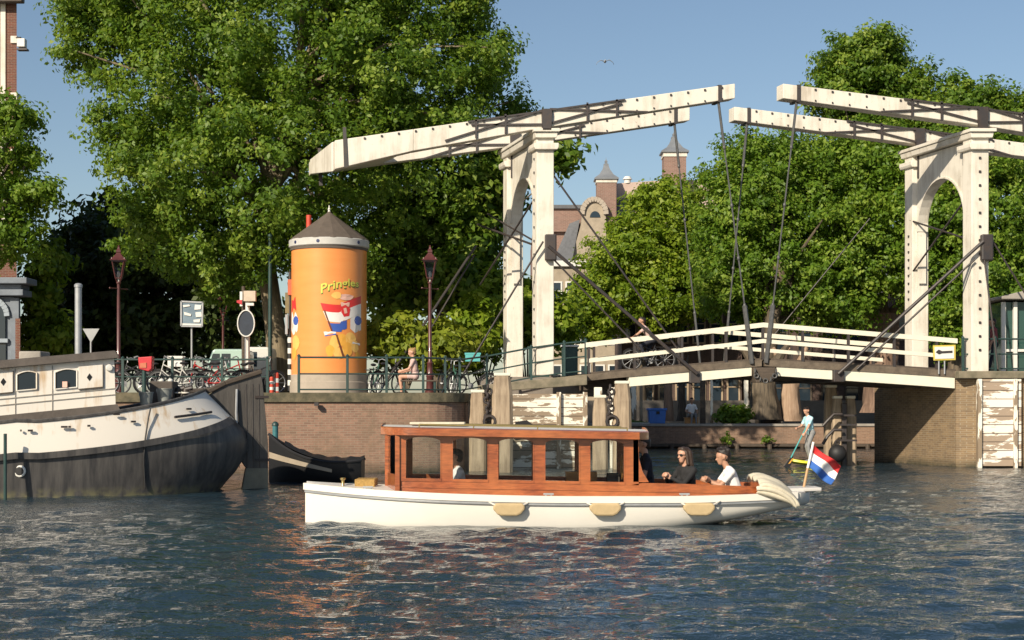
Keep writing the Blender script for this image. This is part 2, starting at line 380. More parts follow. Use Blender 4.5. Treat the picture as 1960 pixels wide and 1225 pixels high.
# ------------------------------------------------------------------ water
def water_mat():
    m,t,b=nt('canal_water')
    b.inputs['Base Color'].default_value=(.015,.031,.043,1); b.inputs['Roughness'].default_value=.035
    b.inputs['IOR'].default_value=1.5; b.inputs['Specular IOR Level'].default_value=.85
    v=mapping(t,(1,1.7,1)); f1=noise(t,v,6.5,3,.55); f2=noise(t,v,16,2,.5)
    b1=N(t,'ShaderNodeBump',Strength=.85,Distance=.045); t.links.new(f1,b1.inputs['Height'])
    b2=N(t,'ShaderNodeBump',Strength=.4,Distance=.02); t.links.new(f2,b2.inputs['Height']); t.links.new(b1.outputs[0],b2.inputs['Normal'])
    t.links.new(b2.outputs[0],b.inputs['Normal']); return m
def build_water():
    rng=np.random.RandomState(4)
    ds=[6.5]
    while ds[-1]<95: ds.append(ds[-1]*1.0042)
    ds=np.array(ds); us=np.linspace(-.62,.62,720)
    D,U=np.meshgrid(ds,us,indexing='ij'); Xg=D*U; Yg=D.copy(); Z=np.zeros_like(Xg)
    step=D*.0042
    for k in range(130):
        lam=.15*(1.3/.15)**(rng.rand()**1.6)
        th=R(-80)+rng.randn()*.5
        kx,ky=math.cos(th)*2*math.pi/lam, math.sin(th)*2*math.pi/lam
        slope=.033*(1.0 if lam>.35 else .8)*(.8 if lam>1.1 else 1)
        amp=slope*lam/(2*math.pi)
        att=np.clip((lam/np.maximum(step,1e-3)-2.5)/3,0,1)
        # gusts: patches where the ripples are stronger
        ph=rng.rand()*6.28; g=.75+.45*np.sin(Xg*(.13+.2*rng.rand())+Yg*(.1+.15*rng.rand())+rng.rand()*6)
        s=np.sin(kx*Xg+ky*Yg+ph); Z+=amp*att*g*(s+.25*np.cos(2*(kx*Xg+ky*Yg+ph)))
    # bow wave and wash along the launch
    for (x0,y0,a,lx,ly) in ((-3.1,24.3,.055,.8,.22),(-1.9,23.5,.05,1.0,.25),(-.3,23.0,.045,1.2,.3),(1.6,22.7,.03,1.4,.3),(5.4,25.3,.03,1.1,.5),(6.9,25.6,.03,1.3,.5)):
        Z+=a*np.exp(-((Xg-x0)/lx)**2-((Yg-y0)/ly)**2)*(1+.5*np.sin(Xg*9+Yg*5))
    r,c=Xg.shape
    idx=np.arange(r*c).reshape(r,c)
    q=np.stack([idx[:-1,:-1],idx[:-1,1:],idx[1:,1:],idx[1:,:-1]],-1).reshape(-1,4)
    co_=np.stack([Xg,Yg,Z],-1).reshape(-1,3)
    # calm water out to the sides, behind the eye and under everything
    n0=len(co_); e=np.array([[-400,-300,-.22],[400,-300,-.22],[400,400,-.22],[-400,400,-.22]],float)
    co_=np.concatenate([co_,e]); q=np.concatenate([q,[[n0,n0+1,n0+2,n0+3]]])
    me=np_mesh('water',co_,q); me.polygons.foreach_set('use_smooth',[True]*len(me.polygons)); me.materials.append(water_mat())
    tag(link('water',me),kind='structure')
def np_mesh(name,co_,q):
    me=bpy.data.meshes.new(name); n=len(q); k=q.shape[1]
    me.vertices.add(len(co_)); me.vertices.foreach_set('co',np.ascontiguousarray(co_,dtype=np.float32).ravel())
    me.loops.add(n*k); me.loops.foreach_set('vertex_index',np.ascontiguousarray(q,dtype=np.int32).ravel())
    me.polygons.add(n); me.polygons.foreach_set('loop_start',np.arange(0,n*k,k,dtype=np.int32))
    me.update(calc_edges=True); return me
build_water()

# ------------------------------------------------------------------ ground
QZ=2.22
b=MB()   # left quay street: sheet behind the quay wall
b.prism([V(-60,43.1,QZ-.02),V(-7,43.7,QZ-.02),V(-2.6,44.3,QZ-.02),V(-1.5,44.8,QZ-.02),V(-1.1,47.3,QZ-.02),V(.8,53.3,QZ-.02),V(2.2,58,QZ-.02),V(2.6,66,QZ-.02),V(2.6,74,QZ-.02),V(-60,74,QZ-.02)],(0,0,-2.4))
tag(b.build('street_pavement',MT['pavement']),kind='structure')
b=MB(); b.box((3.2,70.4,-.6),(24,84,1.0)); tag(b.build('lower_quay_pavement',MT['pavement']),kind='structure')
b=MB(); b.box((-500,84,-2),(500,1500,2.2)); tag(b.build('ground',MT['pavement']),kind='structure')
b=MB(); b.prism([V(14.3,48.15,2.86),V(70,48.15,2.86),V(70,69.5,2.86),V(16.6,69.5,2.86),V(12.6,53.2,2.86)],(0,0,-3.4)); tag(b.build('right_bank_pavement',MT['pavement']),kind='structure')

# ------------------------------------------------------------------ brick quay wall, left
def wall_path(path,z0,z1,th,mb=None):
    b=mb or MB(); n=len(path); off=[]
    for i in range(n):
        d=(Vector(path[min(i+1,n-1)])-Vector(path[max(i-1,0)])); d=V(d[0],d[1],0).normalized(); off.append(V(-d.y,d.x,0)*th)
    for i in range(n-1):
        p,q=V(*path[i],0),V(*path[i+1],0); a,c=p+off[i],q+off[i+1]
        up=V(0,0,1)
        b.hexa([p+up*z0,q+up*z0,c+up*z0,a+up*z0,p+up*z1,q+up*z1,c+up*z1,a+up*z1])
    return b
QP=[(-60,42.4),(-14,43.0),(-6.9,43.5),(-2.6,43.95)]
QC=[]
for i in range(9):     # rounded end of the quay
    a=R(-85+i*85/8); QC.append((-2.55+1.35*math.cos(a)*1.0-.15, 45.3+1.35*math.sin(a)))
QP2=QP+QC+[(-1.25,46.6),(-1.15,47.7)]
qw=thing('quay_wall','red brick quay wall with mossy stone coping below the orange column','wall',(-7,43.5,0))
wall_path(QP2,-.8,1.98,.45).build('brickwork',MT['quay_brick'],qw,smooth=True,angle=30)
cap=[(x+0.0,y-.06) for x,y in QP2[:-9]]+[(x+.06*math.cos(R(-85+i*85/8)),y+.06*math.sin(R(-85+i*85/8))) for i,(x,y) in enumerate(QC)]
cap=[(x,y-.07) for x,y in QP]+[(x+.07*math.cos(R(-85+i*85/8)),y+.07*math.sin(R(-85+i*85/8))) for i,(x,y) in enumerate(QC)]+[(-1.18,46.6),(-1.08,47.6)]
cb=MB(); wall_path(cap,1.985,2.25,.5,cb); cb.build('coping',MT['stone_moss'],qw,bevel=.02)
b=MB(); b.cbox((PX(606,43.45),43.47,1.93),(.12,.16,.1)); b.build('drain_spout',MT['black_iron'],qw)
# green mooring post in front of it
def mooring_post():
    t=thing('mooring_post','blue-green painted mooring post standing against the brick quay wall','post',(PX(527,40.5),40.5,0))
    MB().tube([P(527,930,40.5)-V(0,0,.5),P(527,815,40.5)],.075,12).build('shaft',M('post_teal',(.05,.20,.22),.5,.4,6),t,smooth=True)
    MB().lathe(P(527,815,40.5),[(.09,0),(.09,.05),(.05,.1),(.0001,.12)],12).build('post_cap',MT['green_iron'],t,smooth=True)
mooring_post()

# ------------------------------------------------------------------ lower far quay
fq=thing('lower_quay_wall','low brown brick quay on the far bank seen under the bridge','wall',(9,70,0))
b=MB(); b.box((3.0,70.0,-.8),(24,70.39,.98)); b.build('brickwork',MT['far_brick'],fq)
b=MB(); b.box((3.0,69.93,.985),(24,70.5,1.10)); b.build('coping',MT['concrete'],fq,bevel=.02)
b=MB(); b.box((3.0,69.72,.08),(24,69.98,.22)); b.build('timber_waling',MT['dark_wood'],fq,bevel=.02)
b=MB()
for i in range(10): b.tube([(4.2+i*1.45,69.6,-.6),(4.2+i*1.45,69.6,.2)],.1,8)
b.build('waling_post',MT['dark_wood'],fq,smooth=True)
# ------------------------------------------------------------------ double drawbridge
DN=48.0; VX,VY=-1.05,4.0
XC=7.68
def B(x,w,z): return V(x+w*VX, DN+w*VY, z)
def pr(b,poly,w0,w1,m=0):    # polygon in the bridge's own x-z plane, from w0 to w1 across its width
    a=[B(x,w0,z) for x,z in poly]; c=[B(x,w1,z) for x,z in poly]; n=len(a)
    return b.add(a+c,[tuple(range(n)),tuple(range(2*n-1,n-1,-1))]+[(i,i+n,(i+1)%n+n,(i+1)%n) for i in range(n)],m)
br=thing('drawbridge','white double drawbridge with balance beams, arched portals and chains over the canal','bridge',(XC,DN,0))
def half(sgn, px, tipx, ztip, zpiv, endx, zend, arch_top, spring):
    """one leaf side: sgn +1 left half (tip to the right), -1 right half; px pivot / portal x"""
    W=.53; wN=(-.13/2/4, .5/4); NW=.125; FW0=.9
    # portal: the arched panel with its two posts, cap and capitals
    hw=.265; zb=2.82
    ap=MB(); n=18; w0,w1=NW,.875; wm=(w0+w1)/2; rw=(w1-w0)/2*.93
    top=10.05; thk=.13
    pts=[]
    for i in range(n+1):
        a=math.pi*i/n; pts.append((wm-rw*math.cos(a), spring+(arch_top-spring)*math.sin(a)))
    for s in range(n):
        (wa,za),(wb,zb2)=pts[s],pts[s+1]
        q=[B(px-thk,wa,za),B(px-thk,wb,zb2),B(px+thk,wb,zb2),B(px+thk,wa,za),B(px-thk,wa,top),B(px-thk,wb,top),B(px+thk,wb,top),B(px+thk,wa,top)]
        ap.hexa(q)
    zl=spring-1.7
    for (wa,wb) in ((w0,wm-rw),(wm+rw,w1)):
        q=[B(px-thk,wa,zl),B(px-thk,wb,zl+1.2),B(px+thk,wb,zl+1.2),B(px+thk,wa,zl),B(px-thk,wa,top),B(px-thk,wb,top),B(px+thk,wb,top),B(px+thk,wa,top)]
        ap.hexa(q)
    portal=ap.build('portal',MT['white_paint'],br)
    for (wa,wb) in ((0,NW),(.875,1.0)):
        po=MB(); pr(po,[(px-hw,zb),(px+hw,zb),(px+hw,10.15),(px-hw,10.15)],wa,wb); po.build('post',MT['white_paint'],portal,bevel=.025)
    # arch rim
    rim=MB()
    ring=[B(px,w,z) for w,z in pts]
    for i in range(n): rim.bar(ring[i],ring[i+1],.36,.05,up=(0,0,1))
    rim.build('arch_rim',MT['white_paint'],portal)
    # cap beam + mouldings
    c=MB(); pr(c,[(px-.32,10.08),(px+.32,10.08),(px+.36,10.25),(px-.36,10.25)],-.03,1.03)
    pr(c,[(px-.40,10.253),(px+.40,10.253),(px+.40,10.36),(px-.40,10.36)],-.05,1.05); c.build('cap_beam',MT['white_paint'],portal,bevel=.02)
    for w0_,w1_ in ((-.035,NW+.035),(.84,1.035)):
        c=MB(); pr(c,[(px-.34,9.72),(px+.34,9.72),(px+.38,9.80),(px+.38,9.92),(px-.38,9.92),(px-.38,9.80)],w0_,w1_)
        c.build('capital',MT['white_paint'],portal,bevel=.02)
    # bolts down the left side / front of the posts
    bo=MB()
    for k in range(15):
        z=3.6+k*.42
        if sgn>0:
            bo.cbox(B(px-hw-.012,.06,z),(.05,.065,.065))
        else:
            bo.cbox(B(px-.02,-.004,z),(.065,.05,.065))
    for k in range(9): bo.cbox(B(px-hw-.012,.93,spring-2.2+k*.26),(.05,.065,.065))
    bo.build('bolt_row',MT['black_iron'],portal)
    s_=MB()
    for w in (.16,.84): s_.cbox(B(px-.15,w,9.75),(.06,.07,.8))
    s_.build('iron_strap',MT['black_iron'],portal)
    f=MB()
    f.cbox(B(px+.13,-.03,6.72),(.36,.24,.80)); f.build('winch_bracket',MT['black_iron'],portal,bevel=.04)
    # balance arms
    def zc(x):   # top edge of beam
        return zpiv+.26+(ztip-zpiv)*(x-px)/(tipx-px)
    endx0=endx
    for (w0,w1,dx) in ((-.02,.10,.25),(.90,1.02,0)):
        endx=endx0+sgn*dx
        arm=MB(); xs=[endx, endx+sgn*2.4, px, tipx]; hs=[.88,.66,.52,.45] if w0<.5 else [.44,.44,.48,.45]
        for i in range(3):
            a,c2=(xs[i],hs[i]),(xs[i+1],hs[i+1])
            pr(arm,[(a[0],zc(a[0])-a[1]),(c2[0],zc(c2[0])-c2[1]),(c2[0],zc(c2[0])),(a[0],zc(a[0]))],w0,w1)
        A=arm.build('balance_arm',MT['white_paint'],br,bevel=.02)
        nb=MB()
        k=0
        x=endx+sgn*.9
        while (tipx-x)*sgn>.3:
            nb.cbox(B(x,w0-.004,zc(x)-.07),(.055,.05,.055))
            if (tipx-x)*sgn<4: nb.cbox(B(x,w0-.004,zc(x)-.40),(.04,.05,.04))
            x+=sgn*.52
        nb.build('bolt_row',MT['black_iron'],A)
        # iron truss straps round the pivot
        tr=MB(); wn=w0-.012
        def q(x,dz): return B(x,wn,zc(x)-dz)
        for s2 in (-1,1):
            tr.bar(q(px+s2*2.3,.12),q(px+s2*.1,.42),.045,.055); tr.bar(q(px+s2*3.1,.50),q(px+s2*.1,-.02),.045,.055)
            for xx,za,zb3 in ((2.15,-.02,.55),(1.25,-.05,.55)):
                tr.bar(q(px+s2*xx,za),q(px+s2*xx,zb3),.06,.05)
        tr.bar(q(px-2.4,.02),q(px+2.4,.02),.05,.05)
        tr.build('truss_rod',MT['black_iron'],A)
        kb=MB(); pr(kb,[(px-.13,zc(px)-.62),(px+.13,zc(px)-.62),(px+.15,zc(px)-.1),(px+.13,zc(px)+.03),(px-.13,zc(px)+.03),(px-.15,zc(px)-.1)],w0-.03,w0-.004)
        kb.build('pivot_plate',MT['black_iron'],A)
        st=MB(); xx=tipx-sgn*.47; pr(st,[(xx-.05,zc(xx)-.5),(xx+.05,zc(xx)-.5),(xx+.05,zc(xx)+.02),(xx-.05,zc(xx)+.02)],w0-.008,w1+.008); st.build('tip_strap',MT['black_iron'],A)
        cl=MB(); xx=endx+sgn*.33; pr(cl,[(xx-.06,zc(xx)-.88),(xx+.06,zc(xx)-.88),(xx+.0,zc(xx)+.35),(xx-.10,zc(xx)+.35)],w0-.01,w0-.001); cl.build('end_strap',MT['black_iron'],A)
        # hanger rods: beam tip to leaf
        xa=tipx-sgn*.47; xb=tipx+sgn*.52 if w0<.5 else tipx+sgn*.35
        za=zc(xa)-.42; zb4=deck_z(xb)-.1
        ch=MB(); top_=B(xa,w0+.03,za); bot=B(xb,w0-.0,zb4)
        j1=top_.lerp(bot,.18); j2=top_.lerp(bot,.78)
        ch.tube([top_,j1],.042,6); ch.tube([j1,j2],.024,6)
        ch.tube([j2,bot],.075 if w0<.5 else .04,6)
        for q_ in (.18,.40,.60,.78): ch.ell(top_.lerp(bot,q_),(.05,.05,.08),8,6)
        ch.build('hanger_rod',MT['chain'],br,smooth=True)
    # counterweight box joining the arms
    cw=MB(); endx=endx0; xa,xb=endx-sgn*.03,endx+sgn*2.35
    xn=xa+sgn*.25; cw.hexa([B(xn,.105,zc(xn)-.88),B(xb,.105,zc(xb)-.66),B(xb,.895,zc(xb)-.44),B(xa,.895,zc(xa)-.45),B(xn,.105,zc(xn)+.03),B(xb,.105,zc(xb)+.03),B(xb,.895,zc(xb)+.03),B(xa,.895,zc(xa)+.03)]); cw.build('counterweight',MT['white_paint'],br,bevel=.02)
def deck_z(x):
    xl,xr=2.2,13.62
    if x<XC: return 2.84+(3.30-2.84)*((x-xl)/(XC-xl))**.9 if x>xl else 2.84-(xl-x)*.15
    return 2.95+(3.30-2.95)*((xr-x)/(xr-XC))**.9 if x<xr else 2.95
half(+1, 1.02, 6.80, 11.48, 10.66, -5.68, 9.5, 9.15, 7.6)
half(-1, 14.34, 8.27, 11.48, 10.72, 20.8, 9.6, 9.15, 7.6)
# leaves
def leaf(x0,x1,name):
    n=8; xs=[x0+(x1-x0)*i/n for i in range(n+1)]
    d=MB()
    for a,c in zip(xs[:-1],xs[1:]): pr(d,[(a,deck_z(a)-.20),(c,deck_z(c)-.20),(c,deck_z(c)),(a,deck_z(a))],-.012,1.012)
    D=d.build('deck_leaf',MT['plank_deck'],br)
    kb=MB()
    for a,c in zip(xs[:-1],xs[1:]): pr(kb,[(a,deck_z(a)+.003),(c,deck_z(c)+.003),(c,deck_z(c)+.05),(a,deck_z(a)+.05)],.0,.03)
    kb.build('edge_kerb',MT['dark_wood'],D)
    return D
g1=leaf(2.25,XC-.05,'l'); g2=leaf(XC+.05,13.6,'r')
def girder(D,x0,x1,w0,w1,h0,h1,notch=0):
    n=6; g=MB()
    for i in range(n):
        a=x0+(x1-x0)*i/n; c=x0+(x1-x0)*(i+1)/n
        ha=h0+(h1-h0)*i/n; hc=h0+(h1-h0)*(i+1)/n
        pr(g,[(a,deck_z(a)-.204-ha),(c,deck_z(c)-.204-hc),(c,deck_z(c)-.204),(a,deck_z(a)-.204)],w0,w1)
    g.build('girder',MT['white_rail'],D,bevel=0)
girder(g1,3.58,5.42,-.004,.06,.29,.29); girder(g1,5.72,7.33,-.004,.06,.29,.26)
girder(g2,8.10,9.80,-.004,.06,.27,.29); girder(g2,10.15,13.55,-.004,.06,.30,.33)
for D,x0,x1 in ((g1,2.4,7.5),(g2,7.9,13.5)):
    for w in (.25,.5,.75,.95):
        g=MB(); pr(g,[(x0,deck_z(x0)-.5),(x1,deck_z(x1)-.5),(x1,deck_z(x1)-.204),(x0,deck_z(x0)-.204)],w-.03,w+.03); g.build('joist',MT['dark_wood'],D)
for D,x in ((g1,5.57),(g2,9.97)):
    g=MB(); pr(g,[(x-.16,deck_z(x)-.56),(x+.16,deck_z(x)-.56),(x+.16,deck_z(x)-.19),(x-.16,deck_z(x)-.19)],-.03,1.02); g.build('cross_beam',MT['black_iron'],D,bevel=.02)
# lifting chain tangle under the joint
ch=MB()
for i in range(7):
    a=math.pi*i/6; ch.ring(B(XC+.32*math.cos(a),-.05,2.95-.30*math.sin(a)),.065,.022,'y' if i%2 else 'x',10,5)
ch.build('locking_chain',MT['chain'],br,smooth=True)
lb=MB(); pr(lb,[(XC-.26,2.6),(XC+.26,2.6),(XC+.34,3.06),(XC-.34,3.06)],-.035,.06); lb.build('joint_bracket',MT['dark_wood'],br,bevel=.02)
# railings: two white bars on each side, bending at the joint
def rail_run(w,x0,x1,sec,h,par):
    xs=[x0,XC+(.0),x1] if x0<XC<x1 else [x0,x1]
    b=MB()
    for a,c in zip(xs[:-1],xs[1:]):
        za,zc_=RZ(a)+h,RZ(c)+h
        pr(b,[(a,za-sec),(c,zc_-sec),(c,zc_+sec*.2),(a,za+sec*.2)],w-.012,w+.012)
    return b.build('bridge_railing' if h==0 else 'lower_rail',MT['white_rail'],par)
def RZ(x): return 3.79+(4.41-3.79)*(x-2.2)/(XC-2.2) if x<XC else 4.41-(4.41-3.92)*(x-XC)/(13.62-XC)
for w,xa,xb in ((.0,2.25,13.62),(.985,3.2,13.7)):
    posts=[2.35,3.75,5.2,6.55,XC,8.9,10.3,11.7,13.0]
    RA=rail_run(w,xa,xb,.12,0,br); rail_run(w,xa+.1,xb-.4,.10,-.50,RA)
    for x in posts:
        q=MB(); pr(q,[(x-.035,deck_z(x)),(x+.035,deck_z(x)),(x+.035,RZ(x)-.08),(x-.035,RZ(x)-.08)],w-.008,w+.008); q.build('rail_post',MT['black_iron'],RA)
# iron stays
def stay(p,q,r,name='stay_rod'):
    MB().tube([p,q],r,8).build(name,MT['black_iron'],br,smooth=True)
stay(B(1.05,-.06,6.75),B(5.6,-.05,2.86),.052)
stay(B(14.3,-.06,6.9),B(9.9,-.05,2.86),.052)
stay(B(1.3,.02,8.95),B(5.3,.02,3.35),.03); stay(B(1.2,-.03,6.4),B(3.9,-.03,3.6),.028)
stay(B(14.1,-.03,6.35),B(10.5,-.03,3.0),.03)
stay(B(.9,-.05,6.9),B(-1.6,.05,2.6),.03); stay(B(-.15,.99,7.2),B(-3.6,.55,2.45),.045); stay(B(-.2,1.0,6.9),B(-3.0,.75,2.45),.03)
stay(B(-.1,.99,7.9),B(.95,.05,6.75),.035); stay(B(-.05,.95,5.9),B(1.0,.1,8.6),.03)
stay(B(.15,.9,8.2),B(1.0,.05,6.8),.03)
stay(B(14.1,.92,8.0),B(14.35,.03,6.9),.03); stay(B(14.1,.92,6.2),B(14.35,.06,8.7),.03)
stay(B(14.6,-.03,7.0),B(17.2,.02,3.0),.03)
stay(B(12.9,.99,8.1),B(9.7,.99,4.2),.02); stay(B(14.35,-.05,6.4),B(14.75,-.06,3.0),.03)
# ------------------------------------------------------------------ abutments
la=thing('bridge_abutment','left bridge abutment faced with peeling white planks under a brown stone ledge','abutment',(1,47.9,0))
b=MB(); b.prism([V(-1.0,47.75,-.8),V(2.28,47.75,-.8),V(.9,53.2,-.8),V(-2.4,53.2,-.8)],(0,0,3.05)); b.build('masonry',MT['pier_brick'],la)
b=MB(); b.prism([V(-1.05,47.55,2.28),V(2.28,47.55,2.52),V(2.28,47.55,2.84),V(-1.05,47.55,2.50)],(0,.5,0)); b.build('stone_ledge',MT['stone_cap'],la,bevel=.02)
b=MB(); b.box((-.15,47.6,-.5),(2.2,47.74,2.24)); b.build('plank_facing',MT['peel_plank'],la)
for x in (1.42,2.22):
    b=MB(); b.box((x-.07,47.46,-.5),(x+.07,47.597,2.30)); b.build('fender_post',MT['peel_post'],la,bevel=.015)
b=MB(); b.prism([V(.05,47.5,.9),V(1.0,47.5,1.05),V(.45,47.5,1.45),V(.1,47.5,1.4)],(0,.095,0)); b.build('hole_shade_slab',MT['paint_black'],la)  # black slab paints the dark inside a hole; no opening is cut
for x in (2.62,3.1):
    b=MB(); b.box((x-.12,47.6,-.5),(x+.12,47.85,2.45)); b.build('pier_column',MT['peel_post'],la,bevel=.02)
ra=thing('bridge_abutment','right bridge abutment with shaded brick side wall and peeling white planks in front','abutment',(14,48,0))
b=MB(); b.prism([V(13.6,48.0,-.8),V(14.25,47.75,-.8),V(70,47.75,-.8),V(70,48.2,-.8),V(14.4,48.2,-.8),V(12.9,53.4,-.8),V(12.27,53.06,-.8)],(0,0,3.5)); b.build('masonry',MT['pier_brick'],ra)
b=MB(); b.box((13.55,47.5,2.72),(70,48.1,2.94)); b.build('stone_ledge',MT['stone_cap'],ra,bevel=.02)
b=MB(); b.box((14.2,47.55,.06),(15.45,47.74,2.70)); b.build('plank_facing',MT['peel_plank_r'],ra)
b=MB(); b.box((14.12,47.45,-.5),(14.24,47.70,2.70)); b.build('fender_post',MT['peel_post'],ra,bevel=.015)
b=MB(); b.box((15.2,47.45,-.5),(15.32,47.545,2.70)); b.build('fender_post',MT['peel_post'],ra,bevel=.015)
b=MB(); b.box((15.62,47.55,.06),(19,47.74,2.70)); b.build('plank_facing',MT['peel_plank_r'],ra)
# ------------------------------------------------------------------ timber piles
def pile(px0,px1,ytop,d,label,zb=-.6,rot=0,group='timber mooring piles in the canal'):
    hw=(px1-px0)/2/F*d; x=PX((px0+px1)/2,d); zt=PZ(ytop,d)
    t=thing('timber_pile',label,'pile',(x,d,0),group)
    b=MB()
    lv=[zb,zt*.5,zt*.8,zt]; sc=[1.0,1.0,.96,.74 if zt>1.9 else .92]
    ob=[]
    for z,s in zip(lv,sc): ob.append([V(x+hw*s*a,d+hw*s*c,z) for a,c in ((-.7,-1),(.7,-1),(1,-.7),(1,.7),(.7,1),(-.7,1),(-1,.7),(-1,-.7))])
    b.grid(ob,closed=True); b.add(ob[-1],[tuple(range(8))]); b.build('shaft',MT['pile_wood'],t,bevel=.01)
    s=sc[-1]; b=MB(); b.box((x-hw*s-.012,d-hw*s-.012,zt+.002),(x+hw*s+.012,d+hw*s+.012,zt+.09)); b.build('pile_cap',MT['white_rail'],t,bevel=.02)
    return t
pile(898,931,752,45.2,'shorter timber pile with white top at the end of the brick quay')
pile(941,982,720,45.0,'tallest timber pile, tapered with a white top, left of the plank facing')
pile(1134,1163,762,46.0,'narrow timber pile with white top below the left end of the bridge railing')
pile(1173,1208,735,46.0,'thick timber pile beside the end of the white bridge girder')
pile(1578,1603,742,50.6,'timber pile standing behind the ladder piles with the highest top of the three')
pile(1592,1613,763,50.0,'timber pile left of the black iron post, with white cap')
pile(1617,1638,763,50.2,'timber pile right of the black iron post, with white cap')
def chain_between(px,y0,y1,d,label):
    t=thing('mooring_chain',label,'chain',P(px,y0,d),'chains hung on the piles')
    b=MB(); z=PZ(y0,d); k=0
    while z>PZ(y1,d):
        b.ring((PX(px,d)+.03*math.sin(k*1.7),d,z),.085,.035,'y' if k%2 else 'x',10,6); z-=.12; k+=1
    b.build('links',MT['black_iron'],t,smooth=True)
    b=MB(); b.ring((PX(px,d)+.05,d-.1,PZ(y1,d)-.1),.16,.045,'y',14,6); b.build('ring',MT['black_iron'],t,smooth=True)
chain_between(934,742,800,44.8,'heavy black chain between the two tapered piles by the quay')
chain_between(1168,742,800,45.8,'heavy black chain between the piles below the bridge railing')
il=thing('iron_ladder_post','tall black iron post with rungs and bent ladder rails between the capped piles','ladder',P(1615,885,49.7))
b=MB(); b.box((PX(1611,49.7),49.6,-.5),(PX(1620,49.7),49.8,PZ(772,49.7))); b.build('post',MT['black_iron'],il,bevel=.02)
for y in (795,813,843): MB().bar(P(1608,y,49.5),P(1640,y,49.5),.08,.06).build('rung',MT['black_iron'],il)
for y0,y1 in ((793,815),(823,850)):
    MB().tube([P(1575,y1,49.4),P(1584,y0+12,49.4),P(1596,y0,49.4),P(1612,y0,49.4)],.05,8).build('bent_rail',MT['black_iron'],il,smooth=True)
fb=thing('ball_fender','big black round fender at the waterline by the ladder piles','fender',P(1603,870,49.3))
MB().ell(P(1603,868,49.3),(.29,.27,.28),14,10).build('ball',MT['black'],fb,smooth=True)
MB().ring(P(1603,848,49.3)+V(0,0,.02),.07,.025,'y',10,6).build('eye',MT['black_iron'],fb,smooth=True)
# ------------------------------------------------------------------ the wooden launch
YC=25.2
bt=thing('canal_launch','white launch with a varnished mahogany cabin motoring past the bridge','boat',(0.6,YC,0))
X0,X1=-3.32,4.52
def hb(x):
    s=(x-X0)/(X1-X0)
    if s<.34: return .03+.99*(1-(1-s/.34)**2.3)
    if s<.62: return 1.02
    return 1.02-.36*((s-.62)/.38)**2.2
def hz(x):
    s=(x-X0)/(X1-X0)
    return .455+.155*(1-min(s/.55,1))**1.7+.05*max(0,(s-.75)/.25)**1.5
def hk(x): return -.32 if x<.6 else -.32+.60*((x-.6)/(X1-.6))**1.55
hull=MB(); rows=[]; xs=[X0+(X1-X0)*i/44 for i in range(45)]
SEC=[(0,0),(.62,.06),(.86,.22),(.94,.45),(.985,.75),(1,1)]
for i,x in enumerate(xs):
    b_,k_,z_=hb(x),hk(x),hz(x)
    fl=.55+.45*min(1,(x-X0)/2.2)     # fine, hollow bow
    row=[]
    for s in (1,-1):
        sec=[V(x,YC-s*b_*(w**(1/fl) if 0<w<1 else w),k_+(z_-k_)*h) for w,h in SEC]
        row+= sec[::-1] if s>0 else sec[1:]
    rows.append(row)
hull.grid(rows)
# rounded counter closing the stern
last=rows[-1]; cen=V(X1+.16,YC,hz(X1)); n=len(last)
rows2=[last]
for f,dx in ((.86,.10),(.6,.19),(.25,.235)):
    rows2.append([V(X1+dx,YC+(p.y-YC)*f,hz(X1)+(p.z-hz(X1))*(1-.15*dx*4)) for p in last])
hull.grid(rows2); hull.add(rows2[-1],[tuple(range(n))])
H_=hull.build('hull',MT['boat_white'],bt,smooth=True,angle=50)
def strip(x0,x1,off0,off1,z0,z1,n=40,sides=(1,-1)):
    b=MB()
    for s in sides:
        rr=[]
        for i in range(n+1):
            x=x0+(x1-x0)*i/n; z=hz(x); bb=hb(x)
            rr.append([V(x,YC-s*(bb+off0),z+z0),V(x,YC-s*(bb+off1),z+z0),V(x,YC-s*(bb+off1),z+z1),V(x,YC-s*(bb+off0),z+z1)])
        b.grid(rr,closed=True); b.add(rr[0],[(0,1,2,3)]); b.add(rr[-1],[(3,2,1,0)])
    return b
strip(X0-.03,X1-.05,-.03,.045,-.085,.02).build('rubbing_strake',MT['boat_white'],bt,smooth=True,angle=30)
strip(X0-.01,X1-.08,-.02,.03,-.125,-.09).build('strake_moulding',MT['grey_metal'],bt,smooth=True,angle=30)
# decks
d=MB(); rr=[]
for i in range(13):
    x=X0+.02+(-1.7-X0)*i/12; rr.append([V(x,YC-hb(x)*.98,hz(x)+.005),V(x,YC,hz(x)+.05),V(x,YC+hb(x)*.98,hz(x)+.005)])
d.grid(rr)
for s in (1,-1):
    rr=[]
    for i in range(21):
        x=-1.72+(3.75+1.72)*i/20; rr.append([V(x,YC-s*hb(x)*.98,hz(x)+.004),V(x,YC-s*(hb(x)-.2),hz(x)+.012)])
    d.grid(rr if s<0 else [r[::-1] for r in rr])
rr=[]
for i in range(6):
    x=3.7+(X1+.1-3.7)*i/5; xx=min(x,X1); rr.append([V(x,YC-hb(xx)*.98*(1 if i<5 else .85),hz(xx)+.005),V(x,YC,hz(xx)+.03),V(x,YC+hb(xx)*.98*(1 if i<5 else .85),hz(xx)+.005)])
d.grid(rr); d.build('deck',MT['boat_deck'],bt,smooth=True)
b=MB(); b.box((-1.7,YC-.78,-.10),(1.9,YC+.78,-.06)); b.box((1.901,YC-.7,.0),(2.9,YC+.7,.03)); b.box((2.901,YC-.6,.2),(3.75,YC+.6,.23)); b.build('cockpit_sole',MT['dark_wood'],bt)
b=MB(); b.prism([V(4.2,YC-.42,.50),V(4.92,YC-.3,.515),V(4.92,YC+.3,.515),V(4.2,YC+.42,.50)],(0,0,.055)); b.build('bathing_platform',MT['boat_deck'],bt,bevel=.012)
